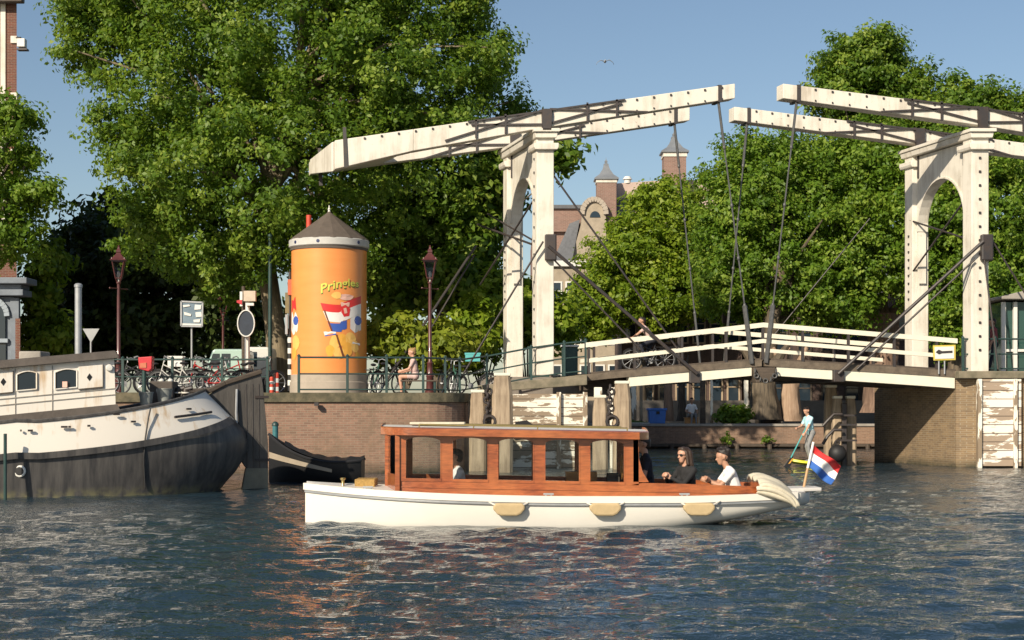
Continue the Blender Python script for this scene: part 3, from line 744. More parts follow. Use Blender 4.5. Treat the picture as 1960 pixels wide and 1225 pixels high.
# coaming and cabin
CY=.84
def tl(x): return -.018*(x+1.7)
def coam(x): return min(CY,hb(x)-.075)
b=MB()
for s in (1,-1):
    rr=[]
    for i in range(31):
        x=-1.78+(3.93+1.78)*i/30; y=YC-s*coam(x); zt=.699+tl(x) if x<1.95 else .735+tl(x)-.02*max(0,x-2.6)
        rr.append([V(x,y,hz(x)-.02),V(x,y+s*.045,hz(x)-.02),V(x,y+s*.045,zt),V(x,y,zt)])
    b.grid(rr,closed=True); b.add(rr[0],[(0,1,2,3)]); b.add(rr[-1],[(3,2,1,0)])
x=3.93; b.box((x-.04,YC-coam(x)+.05,hz(x)),(x,YC+coam(x)-.05,.66)); b.build('coaming',MT['mahogany'],bt,smooth=True,angle=30)
b=MB()
for s in (1,-1):
    rr=[]
    for i in range(31):
        x=-1.76+(3.95+1.76)*i/30; y=YC-s*(coam(x)+.012); z=.60+tl(x)
        rr.append([V(x,y,z),V(x,y+s*.011,z),V(x,y+s*.011,z+.018),V(x,y,z+.018)])
    b.grid(rr,closed=True)
b.build('coaming_bead',MT['mahogany'],bt)
WPX=[(775,845),(865,935),(952,1022),(1042,1110),(1128,1196)]
SC=F/(YC-CY)
WX=[((a-CX)/SC,(c-CX)/SC) for a,c in WPX]
ends=[-1.78]+[ (WX[i][1]+WX[i+1][0])/2 for i in range(4)]+[1.97]
for s in (1,-1):
    fr=MB(); y0=YC-s*CY; y1=y0+s*.05
    for i,(xa,xb) in enumerate(WX):
        ztop,zcor,zsill=1.39,1.325,.745
        # posts
        L=ends[i]; Rr=ends[i+1]
        for (p,q) in ((L,xa),(xb,Rr)):
            t_=[tl(p),tl(q)]
            fr.hexa([V(p,y0,.70+t_[0]),V(q,y0,.70+t_[1]),V(q,y1,.70+t_[1]),V(p,y1,.70+t_[0]),V(p,y0,1.455+t_[0]),V(q,y0,1.455+t_[1]),V(q,y1,1.455+t_[1]),V(p,y1,1.455+t_[0])])
        k=10
        for j in range(k):
            p=xa+(xb-xa)*j/k; q=xa+(xb-xa)*(j+1)/k
            za=zcor+(ztop-zcor)*(1-((2*j/k)-1)**2)**.7; zb=zcor+(ztop-zcor)*(1-((2*(j+1)/k)-1)**2)**.7
            t0,t1=tl(p),tl(q)
            fr.hexa([V(p,y0,za+t0),V(q,y0,zb+t1),V(q,y1,zb+t1),V(p,y1,za+t0),V(p,y0,1.455+t0),V(q,y0,1.455+t1),V(q,y1,1.455+t1),V(p,y1,1.455+t0)])
            fr.hexa([V(p,y0-s*.01,.70+t0),V(q,y0-s*.01,.70+t1),V(q,y1,.70+t1),V(p,y1,.70+t0),V(p,y0-s*.01,zsill+t0),V(q,y0-s*.01,zsill+t1),V(q,y1,zsill+t1),V(p,y1,zsill+t0)])
    side=fr.build('cabin_side',MT['mahogany'],bt)
    for i,(xa,xb) in enumerate(WX):
        g=MB(); g.box((xa-.02,y0+s*.022,.74+tl(xb)),(xb+.02,y0+s*.028,1.43+tl(xa))); g.build('pane',MT['pane'],side)
        g=MB(); wv=.016
        g.box((xa-.001,y0-s*.006,.745+tl(xb)),(xa+wv,y0+s*.052,1.40+tl(xa))); g.build('window_bead',MT['mahogany'],side)
        g=MB(); g.box((xb-wv,y0-s*.006,.745+tl(xb)),(xb+.001,y0+s*.052,1.39+tl(xb))); g.build('window_bead',MT['mahogany'],side)
# V-shaped front with windscreen
b=MB(); fx=-2.0
for s in (1,-1):
    a=V(-1.78,YC-s*CY,0); c=V(fx,YC,0)
    for z0,z1 in ((.48,.80),(1.40,1.47)):
        b.bar(a+V(0,0,(z0+z1)/2),c+V(0,0,(z0+z1)/2),.05,z1-z0)
    b.bar(a+V(0,0,.5),a+V(0,0,1.46),.07,.07); 
b.bar(V(fx,YC,.48),V(fx,YC,1.47),.08,.08)
fr=b.build('cabin_front',MT['mahogany'],bt)
for s in (1,-1):
    a=V(-1.78,YC-s*CY,0); c=V(fx,YC,0); g=MB(); g.bar(a+V(0,0,1.1),c+V(0,0,1.1),.008,.6); g.build('pane',MT['pane'],fr)
# after bulkhead: corner posts with curved brackets
b=MB()
for s in (1,-1):
    y=YC-s*CY
    b.prism([V(1.88,y,.68),V(2.13,y,.68),V(2.03,y,.85),V(1.975,y,1.05),V(1.965,y,1.39),V(1.88,y,1.39)],(0,s*.06,0))
b.box((1.9,YC-.80,1.33),(1.96,YC+.80,1.39)); b.build('after_bracket',MT['mahogany'],bt,bevel=.006)
# roof
nx,ny=26,10; top=[]; und=[]
def roof_y(x):
    e=max(0,(-1.55-x)/.52); f=max(0,(x-1.85)/.28)
    return 1.0*(1-min(1,e)**2.2*.55)*(1-min(1,f)**3*.25)
for i in range(nx+1):
    x=-2.07+(2.13+2.07)*i/nx; hy=roof_y(x); r=[]
    for j in range(ny+1):
        v=-1+2*j/ny; r.append(V(x,YC+hy*v,1.505+tl(x)+.055*(1-v*v)))
    top.append(r)
rf=MB()
def skin(dz): return [[p+V(0,0,dz) for p in r] for r in top]
rf.grid(skin(0)); 
bot=skin(-.03); rf.grid([r[::-1] for r in bot])
Rf=rf.build('cabin_roof',MT['boat_deck'],bt,smooth=True)
edge=[r[0] for r in top]+[q for q in top[-1][1:]]+[r[-1] for r in top[::-1][1:]]+[q for q in top[0][::-1][1:-1]]
fs=MB(); cen=V(0,YC,0); rr=[]
for p in edge:
    o=V(p.x-0,p.y-YC,0); o=V(o.x*.02,o.y,0).normalized()*.02
    rr.append([p+V(0,0,-.10)-o*2,p+o+V(0,0,-.09),p+o+V(0,0,.02),p+V(0,0,.035)-o*2])
rr.append(rr[0]); fs.grid(rr,closed=True); fs.build('roof_fascia',MT['mahogany'],Rf,smooth=True,angle=40)
hr=MB()
for y in (YC-.72,YC+.72):
    pts=[V(x,y,1.505+tl(x)+.055*(1-.52)+.05) for x in (-1.45,-.6,.4,1.8)]
    hr.tube(pts,.012,6)
    for p in pts: hr.tube([p,p-V(0,0,.06)],.01,6)
hr.build('grab_rail',MT['brass'],Rf,smooth=True)
b=MB(); b.box((-1.62,YC-.4,1.575),(-.75,YC+.1,1.61)); b.build('roof_hatch',MT['cream_cloth'],Rf,bevel=.01)
# joinery inside and deck fittings
b=MB(); b.box((PX(1083,25.6),25.45,.0),(PX(1142,25.6),25.85,.80)); b.build('cabinet',MT['light_wood'],bt,bevel=.01)
for y in (YC-.62,YC+.62):
    b=MB(); b.box((-1.3,y-.18,-.055),(.75,y+.18,.32)); b.build('cabin_bench',MT['mahogany'],bt,bevel=.01)
    b=MB(); b.box((2.3,y*.75+YC*.25-.13,.14),(3.3,y*.75+YC*.25+.13,.30)); b.build('cockpit_bench',MT['mahogany'],bt,bevel=.01)
b=MB(); b.box((PX(1162,25.3),25.1,.0),(PX(1185,25.3),25.5,.78)); C_=b.build('helm_console',MT['dark_wood'],bt,bevel=.01)
b=MB(); b.ring(V(PX(1190,25.2),25.2,.88),.20,.014,'x',20,6); 
for a in range(6): b.tube([V(PX(1190,25.2),25.2,.88),V(PX(1190,25.2),25.2+.2*math.cos(a*1.047),.88+.2*math.sin(a*1.047))],.009,5)
b.build('steering_wheel',MT['light_wood'],C_,smooth=True)
b=MB(); b.box((PX(680,25),24.9,.56),(PX(718,25),25.5,.70)); b.build('foredeck_hatch',MT['wicker'],bt,bevel=.01)
b=MB(); x=PX(657,25); b.lathe(V(x,24.95,.55),[(.05,0),(.05,.02),(.025,.05),(.025,.13),(.045,.15),(.045,.17),(.0001,.18)],12); b.build('bollard',MT['brass'],bt,smooth=True)
for x,s in ((PX(705,24.6),1),(PX(1310,24.3),1),(PX(1050,24.3),1)):
    y=YC-hb(x)+.06; b=MB(); b.cbox((x,y,hz(x)+.045),(.16,.03,.03)); b.cbox((x-.04,y,hz(x)+.025),(.025,.03,.03)); b.cbox((x+.04,y,hz(x)+.025),(.025,.03,.03)); b.build('cleat',MT['grey_metal'],bt,bevel=.005)
# fenders
fl=['tan canvas fender hanging nearest the bow of the white launch','tan canvas fender hanging below the rear cabin window of the white launch','tan canvas fender hanging beside the open cockpit of the white launch']
for k,(pa,pb) in enumerate(((947,1002),(1130,1187),(1311,1366))):
    x=PX((pa+pb)/2,24.15); y=YC-hb(x)-.055
    t=thing('fender',fl[k],'fender',(x,y,.32),'fenders along the launch')
    b=MB(); hw=.23
    pts=[]; n=10
    out=[(-hw+.02,.10),(hw-.02,.10),(hw+.02,.05),(hw+.01,.0),(hw-.05,-.07),(hw-.11,-.095),(-hw+.11,-.095),(-hw+.05,-.07),(-hw-.01,.0),(-hw-.02,.05)]
    b.prism([V(x+a,y-.055,.27+c) for a,c in out],(0,.11,0)); b.build('cushion',MT['fender'],t,bevel=.03)
    b=MB()
    for s in (-1,1):
        b.tube([V(x+s*(hw+.10),y+.04,.40),V(x+s*(hw+.03),y+.0,.36),V(x+s*(hw-.02),y-.03,.34)],.014,6)
    b.build('lanyard',MT['rope'],t,smooth=True)
# folded canvas over the stern
def canvas():
    rng=random.Random(3); rows=[]
    path=[(1448,924),(1457,920),(1467,920),(1479,923),(1491,929),(1502,937),(1511,946),(1518,956),(1523,966)]
    n=len(path)
    for i,(px,py) in enumerate(path):
        f=i/(n-1); x=PX(px,24.55); z=PZ(py,24.55); hang=.22*math.sin(math.pi*min(1,.12+f*.95))**.7*(1-.35*f); r=[]
        for k in range(20):      # near edge hanging down in layered folds
            g=1-k/19; ss=.045*math.sin(g*19+f*3)
            r.append(V(x-.05*g+.02*math.sin(g*9+i),24.36-.05*math.sin(g*math.pi)+ss,z-.02-hang*g))
        for k in range(12):
            v=(k+1)/12; r.append(V(x+.015*math.sin(v*14+i),24.42+v*1.3,z+.045*math.sin(v*20+i*.9)+.02*rng.uniform(-1,1)+.04*math.sin(v*math.pi)))
        rows.append(r)
    b=MB(); b.grid(rows)
    ob=b.build('folded_canvas',MT['cream_cloth'],None,smooth=True,angle=180)
    m=ob.modifiers.new('thick','SOLIDIFY'); m.thickness=.035
    m=ob.modifiers.new('soft','SUBSURF'); m.levels=1; m.render_levels=1
    tag(ob,'cream folded canvas cover hanging over the stern of the launch','canvas')
canvas()
# flag on the stern
fg=thing('flag','red, white and blue flag on a wooden staff at the stern of the launch','flag',P(1536,948,25.2))
MB().tube([P(1535,950,25.2),P(1546,896,25.2)],.022,8).build('staff',MT['pole_wood'],fg,smooth=True)
MB().tube([P(1546,896,25.2),P(1557,846,25.2)],.020,8).build('staff_top',MT['flag_white'],fg,smooth=True)
def flag_cloth():
    n,m=24,12; TL,BL=V(1556,850,0),V(1548,893,0); TR,BR=V(1613,893,0),V(1588,927,0)
    b=MB(); vs=[]
    for j in range(m+1):
        for i in range(n+1):
            u,v=i/n,j/m
            p=TL.lerp(TR,u).lerp(BL.lerp(BR,u),v)
            sag=4*math.sin(u*math.pi)*(v*1.2-.3)
            fold=math.sin(u*7.5+v*2.2)
            p=p+V(2.2*fold*v*u, -sag*1.6*(1 if v<.6 else -.4)+2.5*math.sin(u*6.3+v*3)*u,0)
            q=P(p.x,p.y,25.2); q.y=25.2+.11*math.sin(u*8+v*2.5)*(.25+u); vs.append(q)
    fs=[];ms=[]
    for j in range(m):
        for i in range(n):
            a=j*(n+1)+i; fs.append((a,a+1,a+n+2,a+n+1)); ms.append(0 if j<4 else 1 if j<8 else 2)
    b.add(vs,fs); b.m=ms
    ob=b.build('cloth',[MT['flag_red'],MT['flag_white'],MT['flag_blue']],fg,smooth=True,angle=180)
    s=ob.modifiers.new('thick','SOLIDIFY'); s.thickness=.004
flag_cloth()

# ------------------------------------------------------------------ the moored barge
UA=V(.94,.34,0); VA=V(-.34,.94,0); O=V(-10.3,31.5,0)
def BG(u,v,z): return O+UA*u+VA*v+V(0,0,z)
HBW=2.15; VC=2.2
bg=thing('houseboat_barge','old black and white barge with a big flat rudder moored by the brick quay','barge',tuple(O))
def ue(z):     # how far aft the stern reaches at a height
    for (za,ua),(zb,ub) in zip(((-.5,4.5),(0,4.75),(.5,5.2),(.95,5.42),(1.35,5.3),(1.7,4.95),(2.2,4.45)),((0,4.75),(.5,5.2),(.95,5.42),(1.35,5.3),(1.7,4.95),(2.2,4.45),(3,4.0))):
        if z<=zb: return ua+(ub-ua)*(z-za)/(zb-za)
    return 4
def gz(u): return 1.54+.115*max(u,-3)+.012*max(u,0)**2 if u>-3 else 1.54-.345      # gunwale
def wz(u): return .90+.10*max(u,-3)+.017*max(u,0)**2.1 if u>-3 else .6                # lower edge of the white
def hbreadth(u,z,tum=0):
    e=ue(z); u0=.4
    if u<=u0: b=HBW
    elif u>=e: b=0
    else: b=HBW*(1-((u-u0)/(e-u0))**2.3)**(1/1.9)
    return max(b-tum,.0)
def hull_band(zf0,zf1,n,out=0,nz=5,tum=0):
    rows=[]
    for i in range(n+1):
        f=i/n; r=[]
        for k in range(nz+1):
            g=k/nz
            # parameter f runs along the hull: to the sternpost of each level
            ub=-14+(f/.35)*14.4 if f<.35 else None
            a=zf0(0); c=zf1(0)
            if ub is None:
                th=(f-.35)/.65*math.pi/2
                zz=zf0(4.2*math.sin(th))*(1-g)+zf1(4.2*math.sin(th))*g
                e=ue(zz); u=.4+(e-.4)*math.sin(th)**.87; b=HBW*math.cos(th)**1.05 if th<math.pi/2-1e-6 else 0
            else:
                u=ub; zz=zf0(u)*(1-g)+zf1(u)*g; b=HBW
            b=b*(1-.035*(1-min(1,max(0,zz)/.9)))-tum*g
            r.append((u,max(b,0)+out,zz))
        rows.append(r)
    return rows
def band_mesh(rows):
    b=MB()
    b.grid([[BG(u,VC-v,z) for u,v,z in r] for r in rows]); b.grid([[BG(u,VC+v,z) for u,v,z in r][::-1] for r in rows]); return b
band_mesh(hull_band(lambda u:-.5,lambda u:wz(u)-.10,46,nz=9)).build('hull',MT['hull_steel'],bg,smooth=True,angle=60)
rub=hull_band(lambda u:wz(u)-.13,lambda u:wz(u)+.0,46,out=.07,nz=2)
rb=band_mesh(rub); rb.build('rubbing_strake',MT['hull_steel'],bg,smooth=True,angle=60)
wh=hull_band(lambda u:wz(u),lambda u:gz(u),46,nz=4,tum=.08)
# white bulwark ends where the dark sternpost plating begins
WB=[r for r in wh if r[0][0]<4.95]
band_mesh(WB).build('bulwark',MT['barge_white'],bg,smooth=True,angle=60)
band_mesh([r for r in wh if r[0][0]>=WB[-1][0][0]-1e-4]).build('stern_plating',MT['hull_steel'],bg,smooth=True,angle=60)
# gunwale cap + deck
b=MB()
for s in (1,-1):
    b.tube([BG(r[-1][0],VC-s*(r[-1][1]),r[-1][2]) for r in wh[::1]],.04,6)
b.build('gunwale',MT['hull_steel'],bg,smooth=True)
b=MB(); b.grid([[BG(r[-2][0],VC-r[-2][1]+.03,r[-1][2]-.18),BG(r[-2][0],VC+r[-2][1]-.03,r[-1][2]-.18)] for r in wh]); b.build('deck',MT['tar'],bg)
# scuppers, rail, rust marks
sc=MB()
from mathutils.bvhtree import BVHTree
_hb=band_mesh(hull_band(lambda u:-.5,lambda u:gz(u),46,nz=14,tum=.0)); BV=BVHTree.FromPolygons([tuple(q) for q in _hb.v],_hb.f)
def onp(px,py,out=.0):
    e=V(0,0,H); d=(P(px,py,30)-e).normalized(); hit=BV.ray_cast(e,d); p,n_=hit[0],hit[1]
    if n_.dot(d)>0: n_=-n_
    return p+n_*out
for px,py,ww in ((123,817,.13),(133,817,.05),(170,815,.06),(223,793,.13),(255,807,.1),(361,783,.12),(40,824,.03),(58,824,.1)):
    p=onp(px,py,.01); ax=(onp(px+6,py)-onp(px-6,py)).normalized()
    sc.bar(p-ax*ww/2,p+ax*ww/2,.04,.04)
sc.build('scupper',MT['black_iron'],bg)
b=MB(); pts=[onp(px,py,.03) for px,py in ((333,799),(350,797),(375,794),(403,790))]; b.tube(pts,.028,6); b.build('side_rail',MT['black_iron'],bg,smooth=True)
b=MB(); pts=[onp(px,py,.03) for px,py in ((287,782),(283,800),(277,840),(274,880),(277,935))]; b.tube(pts,.017,6); b.build('hanging_rope',MT['black'],bg,smooth=True)
# porthole
p=onp(38,902)
b=MB(); b.ring(p-V(0,.0,0),.095,.03,'y',20,8); Pt=b.build('porthole',MT['sign_white'],bg,smooth=True)
b=MB(); b.lathe(p+V(0,.03,0),[(.085,0),(.085,.06),(.0001,.061)],16,axis=(0,-1,0)); b.build('pane',MT['paint_black'],Pt)
b=MB(); b.tube([P(10,830,31.3),P(10,960,31.3)-V(0,0,.4)],.035,8); b.build('spud_pole',MT['green_iron'],bg,smooth=True)
# deckhouse
def HZ0(u): return gz(u)+.06
ch0=.45
def dh(u,v,z): return BG(u,v,z+.10*(u))
b=MB(); uE=2.32
b.hexa([dh(-14,ch0,1.64+1.4*0),dh(uE,ch0,1.66),dh(uE,3.6,1.66),dh(-14,3.6,1.64),dh(-14,ch0,2.63),dh(uE-.03,ch0,2.63),dh(uE-.03,3.6,2.63),dh(-14,3.6,2.63)])
DH=b.build('deckhouse',MT['barge_white'],bg)
b=MB(); b.hexa([dh(-14,ch0-.12,1.50),dh(uE+.1,ch0-.12,1.50),dh(uE+.1,3.7,1.5),dh(-14,3.7,1.5),dh(-14,ch0-.05,1.655),dh(uE+.03,ch0-.05,1.675),dh(uE+.03,3.65,1.675),dh(-14,3.65,1.655)]); b.build('deckhouse_coaming',MT['tar'],bg)
b=MB(); b.hexa([dh(-14,ch0-.14,2.632),dh(uE+.08,ch0-.14,2.632),dh(uE+.08,3.75,2.632),dh(-14,3.75,2.632),dh(-14,ch0-.02,2.80),dh(uE+.0,ch0-.02,2.80),dh(uE+.0,3.6,2.80),dh(-14,3.6,2.80)]); b.build('deckhouse_roof',MT['tar'],bg,bevel=.03)
def dhu(px):
    # u of a pixel column on the deckhouse front
    for i in range(2000):
        u=-1+4*i/2000; p=BG(u,ch0,0)
        if p.x/p.y*F+CX>=px: return u
def dz_of(px,py):
    u=dhu(px); p=BG(u,ch0,0); return PZ(py,p.y)-.10*u
for pa,pb,yt,yb in ((32,70,712,748),(105,147,708,745)):
    ua,ub=dhu(pa),dhu(pb); zt,zb=dz_of(pa,yt),dz_of(pa,yb)
    out=[(ua,zb),(ub,zb)]+[(ub+(ua-ub)*i/6, zt-.05+.05*math.sin(math.pi*i/6)) for i in range(7)]
    w_=MB(); w_.prism([dh(u,ch0-.012,z) for u,z in out],VA*.01); Wn=w_.build('window',MT['window'],DH)
    f_=MB(); oo=[dh(u,ch0-.02,z) for u,z in out]
    for i in range(len(oo)): f_.bar(oo[i],oo[(i+1)%len(oo)],.022,.03,up=(0,-1,0))
    f_.build('window_frame',MT['barge_white'],Wn)
    if pa>100:
        b=MB(); u=dhu(124); b.cbox(dh(u,ch0-.03,zb+.08),(.10,.03,.12)); b.build('window_card',MT['p_pink'],Wn)
for pa,pb,yt,yb,dx in ((-28,25,712,752,6),(150,197,702,742,171)):
    ua,ub=dhu(max(pa,-20)),dhu(pb); zt,zb=dz_of(max(pa,0),yt),dz_of(max(pb,0),yb)+.02
    b=MB(); b.hexa([dh(ua,ch0-.03,zb),dh(ub,ch0-.03,zb),dh(ub,ch0-.003,zb),dh(ua,ch0-.003,zb),dh(ua,ch0-.03,zt),dh(ub,ch0-.03,zt),dh(ub,ch0-.003,zt),dh(ua,ch0-.003,zt)])
    sh=b.build('shutter',MT['barge_white'],DH,bevel=.006)
    u=dhu(dx); zc_=dz_of(dx,722 if dx>50 else 731); b=MB(); b.prism([dh(u-.055,ch0-.036,zc_),dh(u,ch0-.036,zc_-.08),dh(u+.055,ch0-.036,zc_),dh(u,ch0-.036,zc_+.08)],VA*.005); b.build('diamond_opening',MT['paint_black'],sh)
    b=MB(); b.bar(dh(ua,ch0-.03,zb-.01),dh(ub,ch0-.03,zb-.01),.03,.02); b.bar(dh(ub,ch0-.025,zb),dh(ub,ch0-.025,zt),.015,.02); b.build('shutter_edge',MT['dark_wood'],sh)
b=MB(); u=dhu(209); b.lathe(dh(u,ch0-.02,dz_of(209,704)),[(.075,0),(.075,.02),(.06,.04),(.0001,.045)],14,axis=tuple(-VA)); b.build('life_ring',MT['sign_white'],DH,smooth=True)  # white disc for the life ring on the deckhouse wall
b=MB()
for yy in (758,770):
    b.bar(dh(-2,ch0-.008,dz_of(10,yy+5)),dh(uE-.02,ch0-.008,dz_of(10,yy+5)),.015,.018)
for px in (29,100): b.bar(dh(dhu(px),ch0-.008,1.68),dh(dhu(px),ch0-.008,2.6),.012,.012)
b.build('plank_seam',MT['concrete'],DH)
b=MB(); b.tube([P(150,690,33.6),P(150,548,33.6)],.075,12); b.lathe(P(150,548,33.6),[(.09,-.02),(.09,.03),(.06,.06),(.0001,.07)],12); b.build('stovepipe',MT['grey_metal'],bg,smooth=True)
b=MB(); b.box(P(44,689,33.4)-V(0,.3,.05),P(86,673,33.4)+V(0,.4,0)); b.build('roof_hatch',MT['concrete'],bg,bevel=.03)
# rudder
RV=VC
def RP(px,py):   # a point of the rudder plane
    # solve u for the pixel column at v=RV
    k=(px-CX)/F; a=O+VA*RV; u=(k*a.y-a.x)/(UA.x-k*UA.y); p=a+UA*u; return V(p.x,p.y,PZ(py,p.y))
b=MB(); poly=[(398,757),(428,738),(462,722),(498,713),(502,735),(505,770),(508,800),(512,850),(512,900),(478,900),(470,895),(440,850),(420,800)]
b.prism([RP(*q)-VA*.07 for q in poly],VA*.14); RD=b.build('rudder',MT['rudder'],bg,bevel=.01)
b=MB(); b.prism([RP(*q)-VA*.075 for q in ((470,896),(512,896),(512,960),(458,960))],VA*.15); b.build('rudder_foot',MT['rudder_low'],RD)
b=MB(); 
for pa,pb in (((392,752),(430,733)),((430,733),(500,711))): b.bar(RP(*pa),RP(*pb),.24,.10)
b.build('rudder_head',MT['dark_wood'],RD,bevel=.02)
b=MB(); b.bar(RP(365,748),RP(455,745),.12,.1); b.bar(RP(310,738),RP(372,748),.12,.10); b.build('tiller',MT['tar'],RD,bevel=.02)
b=MB()
for y0 in (880,760): b.bar(RP(487,y0)-VA*.08,RP(513,y0)-VA*.08,.03,.06)
for x0 in (455,470,482,494): b.bar(RP(x0,735)-VA*.075,RP(x0+2,895)-VA*.075,.014,.012)
b.build('rudder_strap',MT['black_iron'],RD)
b=MB(); b.tube([RP(452,745)-VA*.1,RP(450,790)-VA*.15,RP(452,860)-VA*.18],.03,8); b.build('sternpost_chain',MT['grey_metal'],bg,smooth=True)
# stern deck things
def bucket(px,py,d,h,r,label):
    t=thing('zinc_bucket',label,'bucket',tuple(P(px,py,d)),'buckets on the barge stern')
    b=MB(); b.lathe(P(px,py,d),[(r*.8,0),(r,h),(r*1.06,h),(r*1.06,h+.02),(r*.92,h+.02),(r*.75,.03),(.0001,.03)],16); b.build('pail',MT['bucket'],t,smooth=True)
    b=MB(); b.ring(P(px,py,d)+V(0,-r*.2,h),r*1.0,.008,'y',14,5,a0=math.pi,a1=2*math.pi); b.build('bail',MT['grey_metal'],t,smooth=True)
bucket(280,777,33.6,.28,.15,'grey bucket under the red letterbox on the barge stern')
bucket(315,772,33.9,.30,.17,'larger grey bucket in front of the dark locker on the barge stern')
t=thing('deck_locker','dark deck locker with two pale knobs on the barge stern','locker',tuple(P(315,770,34.6)))
b=MB(); b.box(P(292,775,34.6)-V(0,.3,.1),P(336,730,34.6)+V(0,.3,0)); b.build('body',MT['tar'],t,bevel=.03)
for px in (309,326): MB().lathe(P(px,731,34.5),[(.06,0),(.06,.04),(.03,.07),(.0001,.075)],12).build('knob',MT['sign_white'],t,smooth=True)
t=thing('bollard_pair','black rounded mooring bollards on the barge stern next to the tiller','bollard',tuple(P(345,768,34.8)))
for px in (338,352):
    b=MB(); b.tube([P(px,772,34.6),P(px+4,745,34.6),P(px+16,742,34.6)],[.06,.07,.06],10); b.build('bollard_horn',MT['black_iron'],t,smooth=True)
    MB().ring(P(px+3,752,34.55),.075,.02,'z',12,6).build('white_band',MT['rope'],t,smooth=True)

# ------------------------------------------------------------------ small dark boat at the quay
sb=thing('rowing_boat','small dark open boat with a tan deck tied to the brick quay','boat',(PX(590,38.6),38.6,0))
def sboat():
    x0,x1=PX(510,38.2),PX(692,38.2); yc=38.6; n=20; rows=[]; dk=[]
    for i in range(n+1):
        s=i/n; x=x0+(x1-x0)*s; hw=.62*(1-(1-min(1,s/.55))**2.2)*(1 if s<.8 else 1-.25*((s-.8)/.2)**2)+.02
        zt=.42+.76*(1-s)**2.6+.13*s**2
        r=[]
        for sg in (1,-1):
            q=[V(x,yc-sg*hw,zt),V(x,yc-sg*hw*.96,zt*.5),V(x,yc-sg*hw*.75,.0),V(x,yc-sg*hw*.3,-.2)]
            r+= q if sg>0 else q[::-1]
        rows.append(r); dk.append((x,hw,zt))
    b=MB(); b.grid(rows); b.add(rows[-1],[tuple(range(8))]); b.build('hull',MT['paint_black'],sb,smooth=True,angle=50)
    b=MB(); b.grid([[V(x,yc-hw*.95,zt-.06),V(x,yc+hw*.95,zt-.06)] for x,hw,zt in dk[:9]]); b.build('foredeck',MT['sand_brick'],sb)
    b=MB(); b.grid([[V(x,yc-hw*.8,zt*.35),V(x,yc+hw*.8,zt*.35)] for x,hw,zt in dk[8:]]); b.build('floor',MT['light_wood'],sb)
    b=MB()
    for sg in (1,-1): b.tube([V(x,yc-sg*hw,zt) for x,hw,zt in dk],.035,6)
    b.build('gunwale',MT['black'],sb,smooth=True)
    for sg in (1,-1):
        b=MB(); rr=[]
        for i,(x,hw,zt) in enumerate(dk[:15]):
            s=i/n; z=.60-.36*s/.75; rr.append([V(x,yc-sg*(hw*.99+.015),z),V(x,yc-sg*(hw*.995+.015),z+.15-.1*s)])
        b.grid(rr); b.build('sheer_strake',MT['sand_brick'],sb)
    b=MB(); rr=[]
    for i,(x,hw,zt) in enumerate(dk[3:]):
        rr.append([V(x,yc+.1+hw*.2,zt+.0),V(x,yc+.25+hw*.3,zt+.09+.02*math.sin(i*1.9)),V(x,yc+hw*.98,zt+.03)])
    b.grid(rr); b.build('rolled_cover',MT['paint_black'],sb,smooth=True)
    b=MB(); b.box((dk[13][0]-.06,yc-dk[13][1]*.9,.28),(dk[13][0]+.06,yc+dk[13][1]*.9,.32)); b.build('thwart',MT['light_wood'],sb)
sboat()
# ------------------------------------------------------------------ advertising column
AC=V(PX(630,50.2),50.2,QZ); AR=1.2
ac=thing('advertising_column','tall orange advertising column with a conical brown roof on the quay','column',tuple(AC))
def cyl(s,z,off=.006):     # s metres round the drum from the side facing the eye, z above the quay
    a=s/AR; r=AR+off; return AC+V(r*math.sin(a),-r*math.cos(a),z)
zb=lambda y: PZ(y,49.0)-QZ
MB().lathe(AC,[(AR+.05,0),(AR+.05,zb(731)),(AR+.02,zb(730)),(AR+.02,zb(716))],48).build('plinth',MT['plinth'],ac,smooth=True,angle=30)
MB().lathe(AC,[(AR,zb(716)),(AR,zb(474))],64).build('poster_drum',MT['poster'],ac,smooth=True,angle=30)
MB().lathe(AC,[(AR+.03,zb(474)),(AR+.03,zb(466))],64).build('neck_moulding',MT['roof_brown'],ac,smooth=True,angle=30)
MB().lathe(AC,[(AR+.04,zb(469)),(AR+.08,zb(467)),(AR+.08,zb(455)),(AR+.06,zb(453.5))],64).build('white_band',M('band_grey_white',(.52,.51,.48),.6,.2,3),ac,smooth=True,angle=30)
RF=MB().lathe(AC,[(AR+.085,zb(454)),(AR+.04,zb(451)),(.06,zb(398)),(.05,zb(396)),(.0001,zb(395.5))],14).build('cone_roof',MT['roof_brown'],ac)
MB().lathe(AC+V(0,0,zb(396.5)),[(.05,0),(.03,.05),(.05,.09),(.02,.13),(.015,.2),(.0001,.22)],10).build('finial',MT['sign_white'],RF,smooth=True)
vp=MB(); vp.tube([AC+V(-.63,-.15,zb(436)),AC+V(-.63,-.15,zb(404))],.085,12); vp.build('red_chimney',MT['redwhite_r'],RF,smooth=True)  # red chimney from farther back, modelled on the column roof
for px in (573,618,690):
    s=math.asin((px-630)/72.5*.96)*AR
    b=MB(); a=s/AR; n=V(math.sin(a),-math.cos(a),0); b.lathe(AC+n*(AR+.075)+V(0,0,zb(461)),[(.055,0),(.055,.012),(.0001,.013)],10,axis=tuple(n)); b.build('band_stud',MT['p_dot'],ac)
def spx(px): return math.asin(max(-.985,min(.985,(px-630)/72.0)))*AR
def band(name,mat,s0,s1,zt,zl,n=14,off=.006):
    b=MB(); rr=[]
    for i in range(n+1):
        s=s0+(s1-s0)*i/n; rr.append([cyl(s,zl(s),off),cyl(s,zt(s),off)])
    b.grid(rr); return b.build(name,mat,ac,smooth=True)
